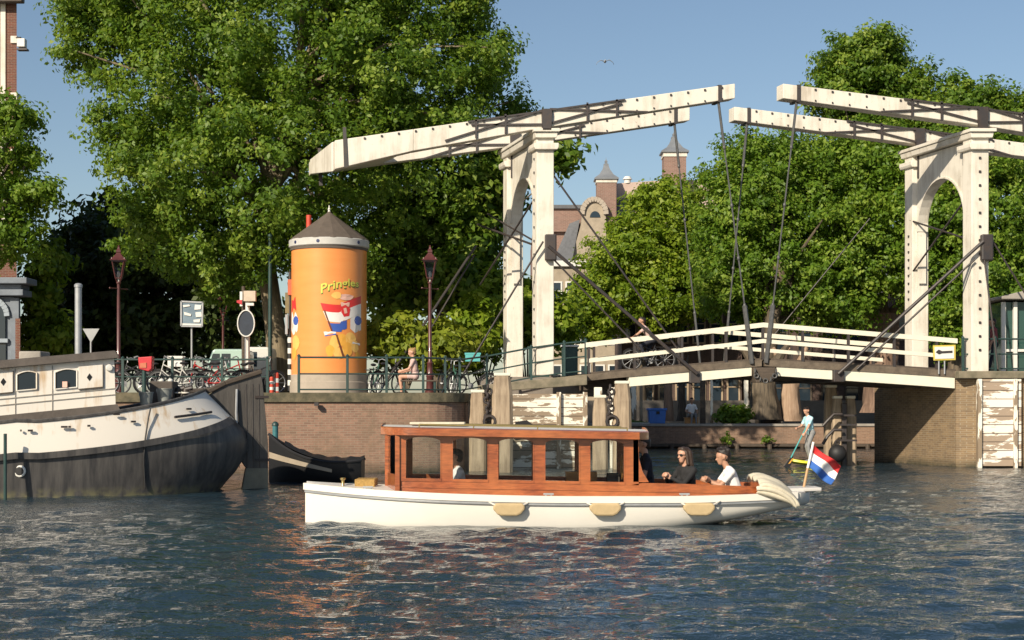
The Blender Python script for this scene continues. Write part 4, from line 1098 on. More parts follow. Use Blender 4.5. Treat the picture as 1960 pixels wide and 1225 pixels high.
def patch(name,mat,poly,off=.006):     # small filled shape on the drum, given by pixel outline
    c=[(spx(x),zb(y)) for x,y in poly]; b=MB(); q=[cyl(s,z,off) for s,z in c]
    ce=sum(q,V(0,0,0))/len(q); sc_=sum(s for s,z in c)/len(c); zc_=sum(z for s,z in c)/len(c)
    q.append(cyl(sc_,zc_,off)); n=len(c); b.add(q,[(i,(i+1)%n,n) for i in range(n)]); return b.build(name,mat,ac)
# flag print
def fl_top(px): return 576+ (4 if px<660 else 0) + 3*math.sin((px-624)/18.0) - max(0,(px-665))*.35
def flagband(nm,mat,pa,pb,d0,d1,lean):
    b=MB(); rr=[]; n=14
    for i in range(n+1):
        px=pa+(pb-pa)*i/n; row=[]
        for d in (d1,(d0+d1)/2,d0):
            x=px+lean*(d-d0)/max(1,d1-d0)*(1-i/n); row.append(cyl(spx(x),zb(fl_top(px)+d),.007))
        rr.append(row)
    b.grid(rr); b.build(nm,mat,ac,smooth=True)
flagband('printed_flag_red',MT['p_red'],622,694,0,15,5)
flagband('printed_flag_white',MT['p_white'],627,694,15,34,8)
flagband('printed_flag_blue',MT['p_blue'],636,670,36,52,6)
patch('printed_stripe',MT['p_white'],[(628,635),(650,631),(651,638),(630,642)])
patch('printed_stripe',MT['p_blue'],[(630,642),(651,638),(651,641),(631,644)],.007)
for cx_,w_,h_ in ((689,6,9),(572,6,9)): patch('printed_rosette',MT['p_blue'],[(cx_+w_*math.cos(a),612+h_*math.sin(a)) for a in [i*math.pi/5 for i in range(10)]],.010)
patch('printed_ribbon',MT['p_white'],[(676,610),(684,598),(694,598),(694,630),(684,636),(676,628)],.008)
patch('printed_ribbon',MT['p_white'],[(562,594),(572,596),(578,610),(576,632),(566,640),(561,630)],.007)
patch('printed_ribbon',MT['p_red'],[(562,572),(571,566),(573,592),(562,596)],.007)
patch('printed_crest',MT['p_red'],[(659,585),(668,583),(676,590),(674,604),(665,606),(661,598)],.012)
patch('printed_crest',MT['p_pink'],[(659,578),(675,578),(674,586),(660,586)],.013)
patch('printed_crest',MT['p_pink'],[(664,590),(669,588),(671,598),(666,600)],.014)
rng=random.Random(5)
for i,(x,y,w,h,m) in enumerate([(648,655,9,14,'p_gold2'),(662,650,10,12,'p_gold'),(676,648,9,13,'p_gold2'),(640,672,8,12,'p_gold'),(656,676,10,11,'p_gold2'),(671,668,9,14,'p_gold'),(684,662,6,12,'p_gold2'),(688,680,4,8,'p_gold'),(572,655,8,15,'p_gold2'),(568,676,6,12,'p_gold'),(668,568,14,6,'p_pink'),(652,565,9,7,'p_gold2')]):
    patch('printed_crisp',MT[m],[(x+w*math.cos(a)*(1+.15*math.sin(3*a+i)),y+h*math.sin(a)) for a in [k*math.pi/6 for k in range(12)]],.006+.0006*i)
patch('printed_staff',MT['p_brown'],[(650,640),(653,640),(666,682),(662,682)],.014); patch('printed_staff',MT['p_brown'],[(628,594),(631,594),(645,633),(642,634)],.012)
patch('printed_crisp',MT['p_white'],[(680,653),(692,656),(692,660),(679,657)],.0145)
# wordmark
def text_mesh(txt,size):
    cu=bpy.data.curves.new('t','FONT'); cu.body=txt; cu.size=size; cu.extrude=0; cu.resolution_u=3; cu.offset=size*.018
    ob=bpy.data.objects.new('t',cu); COL.objects.link(ob); bpy.context.view_layer.update()
    me=bpy.data.meshes.new_from_object(ob.evaluated_get(bpy.context.evaluated_depsgraph_get()))
    bpy.data.objects.remove(ob); bpy.data.curves.remove(cu); return me
def wordmark(name,txt,pa,pb,yc,size,rise,mat,off,dy=0):
    me=text_mesh(txt,1.0); xs=[v.co.x for v in me.vertices]; lo,hi=min(xs),max(xs); sa,sb_=spx(pa),spx(pb)
    for v in me.vertices:
        f=(v.co.x-lo)/(hi-lo); s=sa+(sb_-sa)*f
        sz=size*(1.15-.35*f)
        z=zb(yc)+ (v.co.y-.33)*sz + rise*(f**1.2) + .10*math.sin(f*math.pi*1.0) -.03
        p=cyl(s,z+dy,off)-ORG[ac.name]; v.co=p
    me.materials.append(mat); me.name=name; link(name,me,ac)
wordmark('printed_lettering_shadow','Pringles',623.5,690.5,551,.38,.20,MT['p_green'],.011,-.025)
wordmark('printed_lettering','Pringles',623,690,551,.36,.20,MT['p_yellow'],.015)
# ------------------------------------------------------------------ railing on the quay
def railing(pts,label,h=1.03,bars=(1.0,.55,.12),pr_=.035,extra=None):
    t=thing('quay_railing',label,'railing',tuple(pts[0]))
    for p in pts:
        b=MB(); b.cbox(p+V(0,0,h/2),(pr_*2,pr_*2,h)); b.lathe(p+V(0,0,h),[(pr_*1.5,0),(pr_*1.5,.02),(pr_*.8,.05),(.0001,.07)],8); b.build('post',MT['green_iron'],t)
    for f in bars:
        b=MB()
        for a,c in zip(pts[:-1],pts[1:]): b.tube([a+V(0,0,h*f-.03),c+V(0,0,h*f-.03)],.022 if f<.9 else .028,6)
        b.build('rail',MT['green_iron'],t,smooth=True)
    return t
zq=2.25
railing([V(PX(572,44.2),44.2,zq),V(PX(665,44.3),44.3,zq),V(PX(740,44.4),44.4,zq),V(PX(810,44.6),44.6,zq),V(PX(852,45.3),45.3,zq),V(PX(880,46.4),46.4,zq),V(PX(932,47.9),47.9,2.40),V(PX(1017,47.95),47.95,2.66),V(PX(1080,48),48,2.80),V(PX(1121,48),48,2.86)],'dark green iron railing along the edge of the brick quay')
railing([V(PX(x,44.6),44.6,zq) for x in (150,235,330,425,512)],'thin green railing behind the barge with bicycles leaning on it',h=.98,bars=(1.0,.5))
railing([V(PX(1843,48.2),48.2,2.94),V(PX(1905,48.2),48.2,2.94),V(PX(1965,48.2),48.2,2.94),V(PX(2040,48.2),48.2,2.94)],'green iron railing on the right abutment beside the glass kiosk')
# ------------------------------------------------------------------ lamps
def lamp():
    t=thing('street_lamp','',  'street lamp',(0,0,0),'red-brown lantern street lamps')
    b=MB(); b.lathe((0,0,0),[(.16,0),(.16,.12),(.12,.16),(.11,.55),(.13,.58),(.10,.62),(.085,.95),(.10,.98),(.06,1.04),(.05,2.9),(.045,3.42),(.07,3.44),(.07,3.48),(.03,3.5)],16); b.build('post',MT['lamp_red'],t,smooth=True,angle=35)
    b=MB(); b.tube([(-.32,0,3.28),(.32,0,3.28)],.015,6); b.ell((-.33,0,3.28),.03,8,6); b.ell((.33,0,3.28),.03,8,6); b.build('ladder_bar',MT['lamp_red'],t,smooth=True)
    L=MB()
    for a in range(4):
        an=a*math.pi/2; c,s=math.cos(an),math.sin(an)
        L.bar(V(.12*c,.12*s,3.60),V(.25*c,.25*s,4.12),.03,.03)
        L.bar(V(.03*c,.03*s,3.44),V(.13*c,.13*s,3.61),.022,.022)
        c2,s2=math.cos(an+math.pi/2),math.sin(an+math.pi/2)
        L.bar(V(.12*c,.12*s,3.60),V(.12*c2,.12*s2,3.60),.025,.025); L.bar(V(.25*c,.25*s,4.12),V(.25*c2,.25*s2,4.12),.035,.04)
        L.lathe(V(.27*c,.27*s,4.13),[(.02,0),(.028,.03),(.0001,.11)],6)
    fr=L.build('lantern_frame',MT['lamp_red'],t)
    g=MB()
    q0=[V(.105*math.cos(a*math.pi/2),.105*math.sin(a*math.pi/2),3.61) for a in range(4)]; q1=[V(.235*math.cos(a*math.pi/2),.235*math.sin(a*math.pi/2),4.11) for a in range(4)]
    for a in range(4): g.add([q0[a],q0[(a+1)%4],q1[(a+1)%4],q1[a]],[(0,1,2,3)])
    g.build('lantern_glass',MT['lantern_glass'],fr)
    h=MB(); h.lathe((0,0,0),[(.355,4.14),(.24,4.22),(.12,4.33),(.08,4.38),(.10,4.40),(.10,4.45),(.05,4.50),(.03,4.56),(.04,4.58),(.0001,4.62)],4); h.build('hood',MT['lamp_red'],fr)
    c=MB(); c.tube([(0,0,3.5),(0,0,3.64)],.025,8); c.ell((0,0,3.72),(.055,.055,.10),10,8); c.build('lamp_bulb',MT['sign_white'],fr,smooth=True)
    return t
LP=lamp()
for i,(px,d,s,l) in enumerate(((823,48.3,1.0,'red-brown lantern street lamp to the right of the orange column'),(227,48.3,1.0,'red-brown lantern street lamp behind the barge deckhouse'),(427,66,1.0,'smallest, farthest lantern street lamp among the signs in the dark trees'))):
    o=LP if i==0 else copy_tree(LP)
    o.location=(PX(px,d),d,QZ); o.rotation_euler=(0,0,R(45+8*i)); o['label']=l
# ------------------------------------------------------------------ signs and poles
def post(t,px,d,y0,y1,r,mat,name='post'):
    MB().tube([P(px,y1,d),P(px,y0,d)],r,10).build(name,mat,t,smooth=True)
t=thing('traffic_sign','grey back of a triangular traffic sign standing point down behind the barge','sign',tuple(P(174,735,49)))
post(t,174,49,632,745,.03,MT['grey_metal'])
b=MB(); b.prism([P(158,629,48.95),P(190,629,48.95),P(174.5,655,48.95),P(173.5,655,48.95)],(0,.02,0)); b.build('panel',MT['sign_grey'],t)
t=thing('map_board','square blue-grey map board with white marks on a thin pole','sign',tuple(P(367,745,52)))
post(t,367,52,615,745,.035,MT['grey_metal'])
b=MB(); b.prism([P(347,577,51.9),P(388,579,51.9),P(387,625,51.9),P(347,624,51.9)],(0,.05,0)); PB=b.build('panel',M('map_blue',(.19,.26,.31),.35,.5,2.5,col2=(.12,.17,.22)),t)
for q in (((373,583),(385,584),(384,592),(372,593)),((374,598),(385,597),(386,606),(375,607)),((370,612),(383,611),(382,617),(371,617)),((349,619),(385,620),(385,623),(349,622)),((350,584),(362,583),(364,586),(351,588)),((352,597),(366,601),(365,605),(353,603))):
    b=MB(); b.prism([P(x,y,51.87) for x,y in q],(0,.02,0)); b.build('panel_mark',MT['sign_white'],PB)
b=MB(); q=[P(347,577,51.9),P(388,579,51.9),P(387,625,51.9),P(347,624,51.9)]
for i in range(4): b.bar(q[i],q[(i+1)%4],.05,.07,up=(0,1,0))
b.build('panel_frame',MT['grey_metal'],PB)
t=thing('sign_post','pale post carrying a cream box sign beside the oval hoop','sign',tuple(P(474,745,50)))
post(t,474,50,573,745,.07,MT['sign_white'])
b=MB(); b.box(P(467,577,49.9)-V(0,.1,0),P(490,557,49.9)+V(0,.1,0)); b.build('box_sign',M('sign_cream',(.58,.47,.36),.6,.2,4),t,bevel=.01)
b=MB(); b.box(P(471,585,49.85)-V(0,.05,0),P(486,580,49.85)+V(0,.05,0)); b.build('sub_plate',MT['sign_white'],t)
t=thing('flag_sign','small red and white sign on a dark pole left of the cream box sign','sign',tuple(P(465,745,50.3)))
post(t,466,50.3,548,745,.06,MT['dark_wood'])
b=MB(); b.prism([P(459,558,50.1),P(464,558,50.1),P(464,586,50.1),P(459,586,50.1)],(0,.03,0)); b.build('white_plate',MT['sign_white'],t)
b=MB(); b.prism([P(453,575,50.07),P(463,574,50.07),P(463,583,50.07),P(453,579,50.07)],(0,.025,0)); b.build('red_plate',MT['red'],t)
t=thing('oval_sign','white rimmed oval traffic sign hoop on the dark pole','sign',tuple(P(470,745,49.7)))
b=MB(); pts=[P(471+16*math.cos(a),619+(25*math.sin(a)),49.7) for a in [i*2*math.pi/24 for i in range(25)]]; b.tube(pts,.022,6); b.build('rim',MT['sign_white'],t,smooth=True)
b=MB(); b.prism([P(471+15*math.cos(a),619+(24*math.sin(a)),49.72) for a in [i*2*math.pi/24 for i in range(24)]],(0,.02,0)); b.build('plate',M('sign_navy',(.02,.03,.05),.5,.3,4),t)
post(t,470,49.8,644,745,.025,MT['grey_metal'],'stem')
t=thing('lamp_mast','tall thin dark green mast beside the tree trunk','pole',tuple(P(517,748,53)))
post(t,517,53,450,750,.065,MT['green_iron'],'mast'); MB().lathe(P(517,450,53),[(.08,-.05),(.08,.02),(.0001,.06)],10).build('mast_cap',MT['green_iron'],t,smooth=True)
t=thing('striped_post','black and white striped post beside the orange column','post',tuple(P(555,748,49)))
b=MB(); 
for i in range(11):
    y0=748-i*10.2; b.tube([P(555,y0,50.2),P(555,y0-10.2,50.2)],.075,12,m=i%2)
b.build('shaft',[MT['paint_black'],MT['sign_white']],t,smooth=True,angle=30)
post(t,555,50.2,520,636,.05,MT['black_iron'],'upper_pole')
b=MB(); b.box(P(546,600,50.2)-V(0,.04,0),P(557,560,50.2)+V(0,.04,0)); b.build('edge_sign',M('sign_olive',(.20,.16,.07),.6,.3,4),t,bevel=.01)
b=MB(); b.box(P(551,565,50.15)-V(0,.04,0),P(561,535,50.15)+V(0,.04,0)); b.build('red_sign',M('sign_orange',(.5,.12,.05),.5,.2,4),t,bevel=.01)
b=MB(); b.box(P(546,640,50.1)-V(0,.04,0),P(551,602,50.1)+V(0,.04,0)); b.build('hanging_board',MT['grey_metal'],t,bevel=.01)
for px,y0,y1,l in ((530,716,757,'taller red and white striped bollard beside the quay edge'),(520,724,752,'shorter faded red and white bollard behind the taller one')):
    d=44.9 if px==530 else 45.6
    t=thing('striped_bollard',l,'bollard',tuple(P(px,y1,d)),'striped bollards on the quay')
    b=MB(); n=5
    for i in range(n):
        a=y1+(y0-y1)*i/n; c=y1+(y0-y1)*(i+1)/n; b.tube([P(px,a,d),P(px,c,d)],.06,10,m=i%2)
    b.build('shaft',[MT['redwhite_r'],MT['sign_white']],t,smooth=True,angle=30); MB().lathe(P(px,y0,d),[(.06,0),(.045,.04),(.0001,.05)],10).build('bollard_top',MT['redwhite_r'],t,smooth=True)
t=thing('letterbox','red box on a green post behind the barge stern','letterbox',tuple(P(275,752,43.9)))
b=MB(); b.prism([P(264,684,43.8),P(291,682,43.8),P(290,706,43.8),P(284,711,43.8),P(266,706,43.8)],(0,.3,0)); LB=b.build('box',MT['red'],t,bevel=.02)
b=MB(); b.prism([P(268,695,43.78),P(280,694,43.78),P(280,704,43.78),P(268,704,43.78)],(0,.02,0)); b.build('notice',M('notice_orange',(.55,.16,.08),.6,.2,5),LB)
post(t,276,43.9,704,752,.06,MT['green_iron'])
# electricity cabinets at the bridge head
for pa,pb,yt,l in ((1012,1052,667,'wider dark green electrical cabinet behind the near portal post'),(1076,1106,664,'narrow dark green cabinet with pale top right of the near portal post')):
    t=thing('green_cabinet',l,'cabinet',tuple(P((pa+pb)/2,715,50.2)),'green cabinets at the bridge head')
    a,c=P(pa,720,50),P(pb,yt,50); b=MB(); b.box((a.x,50,2.80),(c.x,50.6,c.z)); b.build('housing',MT['green_cab'],t,bevel=.02)
    b=MB(); b.box((a.x-.04,49.96,c.z+.003),(c.x+.04,50.64,c.z+.06)); b.build('lid',MT['sign_white'] if pa>1060 else MT['green_cab'],t,bevel=.01)
    b=MB(); b.box((a.x+.06,49.98,2.95),(c.x-.06,49.996,c.z-.08)); b.build('door',MT['green_cab'],t,bevel=.005)
b=MB(); b.box((-1.0,49.5,2.2),(3.1,53.4,2.80)); tag(b.build('bridge_approach',MT['pavement']),kind='structure')
# information sign on the right
t=thing('notice_board','small yellow framed white notice board on two posts by the right portal','sign',tuple(P(1807,712,47.9)))
b=MB(); b.prism([P(1786,661,47.85),P(1829,660,47.85),P(1829,689,47.85),P(1787,690,47.85)],(0,.03,0)); NB=b.build('panel',M('sign_yellow',(.62,.48,.09),.5,.15,5),t)
b=MB(); b.prism([P(1789,664,47.83),P(1826,663,47.83),P(1826,686,47.83),P(1790,687,47.83)],(0,.02,0)); b.build('face',MT['sign_white'],NB)
b=MB(); b.prism([P(1791,674,47.81),P(1797,669,47.81),P(1803,672,47.81),P(1803,676,47.81),P(1797,678,47.81)],(0,.02,0)); b.prism([P(1803,672,47.81),P(1823,671,47.81),P(1823,675,47.81),P(1803,676,47.81)],(0,.02,0)); b.build('dark_mark',MT['black_iron'],NB)
for px in (1797,1808): post(t,px,47.9,688,716,.025,MT['grey_metal'])
# kiosk
t=thing('glass_kiosk','green glazed bridge keeper kiosk with a flat pale roof at the right edge','kiosk',(PX(1935,50),50,2.86))
kx0,kx1=PX(1917,49.6),PX(2040,49.6)
b=MB(); b.box((kx0+.05,49.7,2.86),(kx1,52.2,PZ(578,49.6))); b.build('glazing',MT['kiosk_glass'],t)
for px in (1921,1943,1995,2035): b=MB(); b.box((PX(px,49.6)-.06,49.55,2.86),(PX(px,49.6)+.06,49.69,PZ(578,49.6))); b.build('frame_post',MT['sign_white'],t,bevel=.01)
b=MB(); z=PZ(574,49.6); b.prism([V(kx0-.15,49.2,z),V(kx1,49.2,z),V(kx1,49.2,z+.25),V(kx0+.55,49.2,z+.25),V(kx0-.15,49.2,z+.08)],(0,3.2,0)); b.build('roof',MT['concrete'],t,bevel=.02)
b=MB(); b.box((kx0+.06,49.6,3.6),(kx1,49.695,3.68)); b.build('transom',MT['sign_white'],t)
# ------------------------------------------------------------------ bicycles
def bicycle():
    t=thing('bicycle','', 'bicycle',(0,0,0),'bicycles parked along the quay')
    for x in (-.53,.53):
        b=MB(); b.ring((x,0,.34),.325,.022,'y',20,6); W=b.build('wheel',MT['black'],t,smooth=True)
        b=MB(); b.ring((x,0,.34),.295,.010,'y',20,4)
        for k in range(10): b.tube([(x,.0,.34),(x+.29*math.cos(k*.628),0,.34+.29*math.sin(k*.628))],.004,3)
        b.tube([(x,-.05,.34),(x,.05,.34)],.025,8); b.build('rim',MT['grey_metal'],W)
        b=MB(); b.ring((x,0,.34),.36,.018,'y',12,5,a0=R(20) if x<0 else R(40),a1=R(165) if x<0 else R(150)); b.build('mudguard',MT['black'],t,smooth=True)
    b=MB(); bbx=V(-.08,0,.30); st=V(-.22,0,.82); hd=V(.38,0,.86); hb_=V(.42,0,.70)
    for a,c in ((bbx,st),(bbx,hb_),(V(-.17,0,.62),hd),(bbx,V(-.53,0,.34)),(V(-.19,0,.72),V(-.53,0,.34)),(hd+V(-.03,0,.12),hb_),(hb_,V(.53,0,.34))): b.tube([a,c],.019,6)
    b.build('frame',MT['bike_a'],t,smooth=True)
    b=MB(); b.tube([(.33,0,.95),(.36,0,1.06),(.30,.12,1.10),(.20,.26,1.06)],.014,6); b.tube([(.36,0,1.06),(.30,-.12,1.10),(.20,-.26,1.06)],.014,6); b.build('handlebar',MT['grey_metal'],t,smooth=True)
    b=MB(); b.ell((-.25,0,.90),(.14,.085,.045),10,6); b.build('saddle',MT['black'],t,smooth=True)
    b=MB(); b.tube([(-.95,0,.72),(-.25,0,.74)],.012,5); b.tube([(-.6,.0,.72),(-.53,0,.36)],.010,5); b.box((-.9,-.07,.73),(-.35,.07,.745)); b.build('carrier',MT['black'],t)
    b=MB(); b.lathe((-.08,-.03,.30),[(.09,0),(.09,.012),(.0001,.013)],12,axis=(0,-1,0)); b.tube([(-.08,-.05,.30),(.02,-.05,.16)],.012,5); b.tube([(-.08,.05,.30),(-.18,.05,.44)],.012,5); b.build('crank',MT['grey_metal'],t)
    return t
MT['bike_a']=M('bike_black',(.03,.03,.035),.35,.2,6); BR_=M('bike_red',(.42,.03,.03),.35,.2,6); BG_=M('bike_green',(.06,.16,.12),.35,.2,6); BW_=M('bike_pale',(.55,.54,.50),.35,.2,6)
bk=bicycle()
BKS=[(243,45.4,15,None,'black bicycle leaning on the thin railing right behind the barge deckhouse'),
(262,46.3,165,None,'black bicycle standing behind the red letterbox'),
(312,46.2,8,None,'black bicycle just right of the red letterbox'),
(335,45.3,172,BW_,'pale bicycle behind the dark locker on the barge stern'),
(365,47.2,20,None,'black bicycle at the foot of the map board'),
(392,45.4,160,BR_,'red bicycle to the right of the map board'),
(412,46.6,-15,BW_,'pale bicycle below the farthest lantern lamp'),
(432,45.4,10,BR_,'red bicycle in front of the pale green van'),
(452,46.8,150,BG_,'green bicycle in front of the van next to the oval sign'),
(494,45.6,30,None,'black bicycle right of the pale post with the cream box'),
(741,46.2,60,None,'black bicycle parked right of the orange column by the railing'),
(853,47.6,75,None,'black bicycle just right of the lantern lamp with the railing in front'),
(868,48.6,100,BG_,'green bicycle among those between lamp and bridge portal'),
(905,49.2,15,None,'black bicycle carrying a teal crate near the left portal'),
(715,47.4,80,BG_,'green bicycle half hidden by the right side of the orange column')]
for i,(px,d,rz,m,l) in enumerate(BKS):
    o=bk if i==0 else copy_tree(bk)
    o.location=(PX(px,d),d,QZ); o.rotation_euler=(R(4),0,R(rz)); o['label']=l
    if m is not None: setmat(o,MT['bike_a'],m)
def crate(px,y,d,sz,mat,l,nm='crate'):
    t=thing(nm,l,'crate',tuple(P(px,y,d))); c=P(px,y,d); a,e,h=sz; b=MB()
    for q in ((-a/2,-e/2,a/2,-e/2+.02),(-a/2,e/2-.02,a/2,e/2),(-a/2,-e/2+.02,-a/2+.02,e/2-.02),(a/2-.02,-e/2+.02,a/2,e/2-.02)): b.box((c.x+q[0],c.y+q[1],c.z),(c.x+q[2],c.y+q[3],c.z+h))
    b.box((c.x-a/2+.02,c.y-e/2+.02,c.z),(c.x+a/2-.02,c.y+e/2-.02,c.z+.02)); b.build('walls',mat,t)
    for q in (-e/2-.008,e/2): b=MB(); b.box((c.x-a/2-.02,c.y+q,c.z+h-.05),(c.x+a/2+.02,c.y+q+.008,c.z+h+.01)); b.build('rim',mat,t)
crate(905,692,49.1,(.46,.36,.26),MT['teal'],'teal crate on the handlebar of a bicycle near the left portal')
crate(337,702,46,(.42,.36,.30),MT['sign_white'],'white crate on a bicycle right of the red letterbox')
# ------------------------------------------------------------------ vans
def van(px0,px1,d,ytop,body,l,name='parked_van'):
    x0,x1=PX(px0,d),PX(px1,d); z0=QZ; zt=PZ(ytop,d); L=x1-x0; Hh=zt-z0; y0=d; y1=d+1.7
    t=thing(name,l,'van',((x0+x1)/2,d,QZ),'vans parked behind the bicycles')
    prof=[(0,.22),(0,.52),(.10,.58),(.24,.96),(.30,1.0),(.97,1.0),(1.0,.9),(1.0,.2)]
    b=MB(); b.prism([V(x0+L*u,y0,z0+Hh*v) for u,v in prof],(0,1.7,0)); b.build('body',body,t,bevel=.06)
    b=MB(); b.prism([V(x0+L*u,y0-.012,z0+Hh*v) for u,v in ((.17,.60),(.26,.90),(.42,.90),(.42,.60))],(0,.012,0)); b.build('side_window',MT['window'],t)
    b=MB(); b.prism([V(x0+L*u,y0-.012,z0+Hh*v) for u,v in ((.46,.60),(.46,.90),(.66,.90),(.66,.60))],(0,.012,0)); b.build('side_window',MT['window'],t)
    b=MB(); b.prism([V(x0+L*.12,y0+.12,z0+Hh*.60)-V(.015,0,0),V(x0+L*.235,y0+.12,z0+Hh*.94)-V(.015,0,0),V(x0+L*.235,y1-.12,z0+Hh*.94)-V(.015,0,0),V(x0+L*.12,y1-.12,z0+Hh*.6)-V(.015,0,0)],(.012,0,.004)); b.build('windscreen',MT['window'],t)
    for u in (.18,.80):
        b=MB(); b.lathe(V(x0+L*u,y0-.02,z0+.32),[(.20,0),(.32,0),(.32,.22),(.2,.22)],20,axis=(0,1,0)); w_=b.build('wheel',MT['black'],t,smooth=True,angle=30)
        b=MB(); b.lathe(V(x0+L*u,y0-.01,z0+.32),[(.0001,0),(.19,0),(.19,.1),(.0001,.1)],14,axis=(0,1,0)); b.build('rim',MT['grey_metal'],w_,smooth=True,angle=30)
    b=MB(); b.box((x0-.02,y0+.15,z0+Hh*.40),(x0+.03,y0+.38,z0+Hh*.47)); b.build('headlight',MT['sign_white'],t)
    b=MB(); b.box((x0-.05,y0+.02,z0+Hh*.22),(x0+.05,y1-.02,z0+Hh*.30)); b.build('bumper',MT['black'],t,bevel=.02)
    return t
van(385,470,51.5,668,MT['car_green'],'pale green van parked behind the red bicycles')
van(445,516,54.5,664,MT['car_white'],'off-white van parked behind the pale post and the tree trunk')
# ------------------------------------------------------------------ foliage
def leaf_mat(name,dark,mid,light,trans=.35):
    m=bpy.data.materials.new(name); m.use_nodes=True; t=m.node_tree; b=t.nodes['Principled BSDF']; o=t.nodes['Material Output']
    a=t.nodes.new('ShaderNodeAttribute'); a.attribute_name='leaf_tone'
    c=ramp(t,a.outputs['Fac'],[(0,dark),(.55,mid),(1,light)])
    t.links.new(c,b.inputs['Base Color']); b.inputs['Roughness'].default_value=.5; b.inputs['Specular IOR Level'].default_value=.35
    tr=t.nodes.new('ShaderNodeBsdfTranslucent'); g=mix(t,.5,c,(light[0]*1.1,light[1]*1.25,light[2]*.5)); t.links.new(g,tr.inputs[0])
    mx=t.nodes.new('ShaderNodeMixShader'); mx.inputs[0].default_value=trans
    t.links.new(b.outputs[0],mx.inputs[1]); t.links.new(tr.outputs[0],mx.inputs[2]); t.links.new(mx.outputs[0],o.inputs[0]); return m
MT['leaf_elm']=leaf_mat('leaf_elm',(.038,.090,.008),(.115,.205,.020),(.30,.38,.055),.42)
MT['leaf_shaded']=leaf_mat('leaf_shaded',(.02,.038,.01),(.045,.075,.015),(.10,.14,.025),.25)  # shade under the big canopy put into the leaf colour
MT['leaf_lime']=leaf_mat('leaf_lime',(.08,.15,.01),(.19,.28,.018),(.36,.42,.05),.45)
MT['leaf_mid']=leaf_mat('leaf_mid',(.052,.12,.010),(.135,.235,.020),(.30,.39,.055),.42)
MT['leaf_gold']=leaf_mat('leaf_gold',(.10,.15,.012),(.20,.25,.02),(.34,.36,.04),.4)
def leaves(name,parent,blobs,nclump,rc,per,size,mat,seed,shell=.45,flat=.75):
    rng=np.random.RandomState(seed); vol=np.array([b[3]*b[4]*b[5] for b in blobs])**.67; vol=vol/vol.sum()
    bi=rng.choice(len(blobs),nclump,p=vol); Bc=np.array([b[:3] for b in blobs])[bi]; Br=np.array([b[3:] for b in blobs])[bi]
    d=rng.randn(nclump,3); d/=np.linalg.norm(d,axis=1)[:,None]
    r=(shell+(1-shell)*rng.rand(nclump)**.6)[:,None]
    r=r*(1+.16*np.sin(d@np.array([5.1,3.3,4.2])+bi*1.7)+.10*np.sin(d@np.array([-7.,6.,9.])+bi))[:,None]*(.92+.22*rng.rand(nclump)**2)[:,None]
    C=Bc+d*Br*r
    crad=rc*(.55+.9*rng.rand(nclump))
    n=nclump*per; ci=np.repeat(np.arange(nclump),per)
    g=rng.randn(n,3); g/=np.linalg.norm(g,axis=1)[:,None]; g*= (rng.rand(n)**.5)[:,None]
    g[:,2]*=flat
    # sprays: clumps stretched outwards a little
    out=d[ci]; g+=out*(np.einsum('ij,ij->i',g,out))[:,None]*.5
    p=C[ci]+g*crad[ci][:,None]
    nn=g*.8+out*.5+rng.randn(n,3)*.62+np.array([0,0,.45]); nn/=np.linalg.norm(nn,axis=1)[:,None]
    u=np.cross(nn,rng.randn(n,3)); u/=np.linalg.norm(u,axis=1)[:,None]; v=np.cross(nn,u)
    s=size*(.55+.9*rng.rand(n)); L=(s*.75)[:,None]; W=(s*.42)[:,None]
    co_=np.stack([p-u*L,p+v*W+nn*W*.25,p+u*L-nn*L*.2,p-v*W+nn*W*.25],1).reshape(-1,3)-np.array(ORG.get(parent.name,Vector((0,0,0))))
    q=np.arange(n*4).reshape(-1,4); me=np_mesh(name,co_,q); me.materials.append(mat)
    tone=np.clip(rng.rand(nclump)[ci]*.55+rng.rand(n)*.5,0,1)
    at=me.attributes.new('leaf_tone','FLOAT','FACE'); at.data.foreach_set('value',tone.astype(np.float32))
    return link(name,me,parent), C
def tree(name,label,base,trunk,r0,blobs,nclump,rc,per,size,mat,seed,cat='tree',bark='bark',group=None,nlimb=16,shell=.45):
    t=thing(name,label,cat,base,group)
    cr,C=leaves('crown',t,blobs,nclump,rc,per,size,mat,seed,shell)
    rng=random.Random(seed); b=MB()
    pts=[Vector(q) for q in trunk]; k=len(pts)
    b.tube(pts,[r0*(1.25 if i==0 else 1-.5*i/(k-1)) for i in range(k)],12)
    idx=rng.sample(range(len(C)),min(nlimb,len(C)))
    for i in idx:
        e=Vector(C[i]); f=rng.uniform(.45,1); j=min(k-2,int(f*(k-1))); s=pts[j].lerp(pts[j+1],f*(k-1)-j)
        m=s.lerp(e,.5)+V(rng.uniform(-.3,.3),rng.uniform(-.3,.3),.12*(e-s).length)
        b.tube([s,s.lerp(m,.5)+V(0,0,.05),m,e],[r0*.38,r0*.28,r0*.18,r0*.05],6)
    b.build('trunk',MT[bark],t,smooth=True)
    return t
def blob(x,y,rx,ry,d,rd):     # ellipsoid from its picture outline at depth d
    return (PX(x,d),d,PZ(y,d),rx/F*d,rd,ry/F*d)
def tb(x,y,d): return tuple(P(x,y,d))
d=57
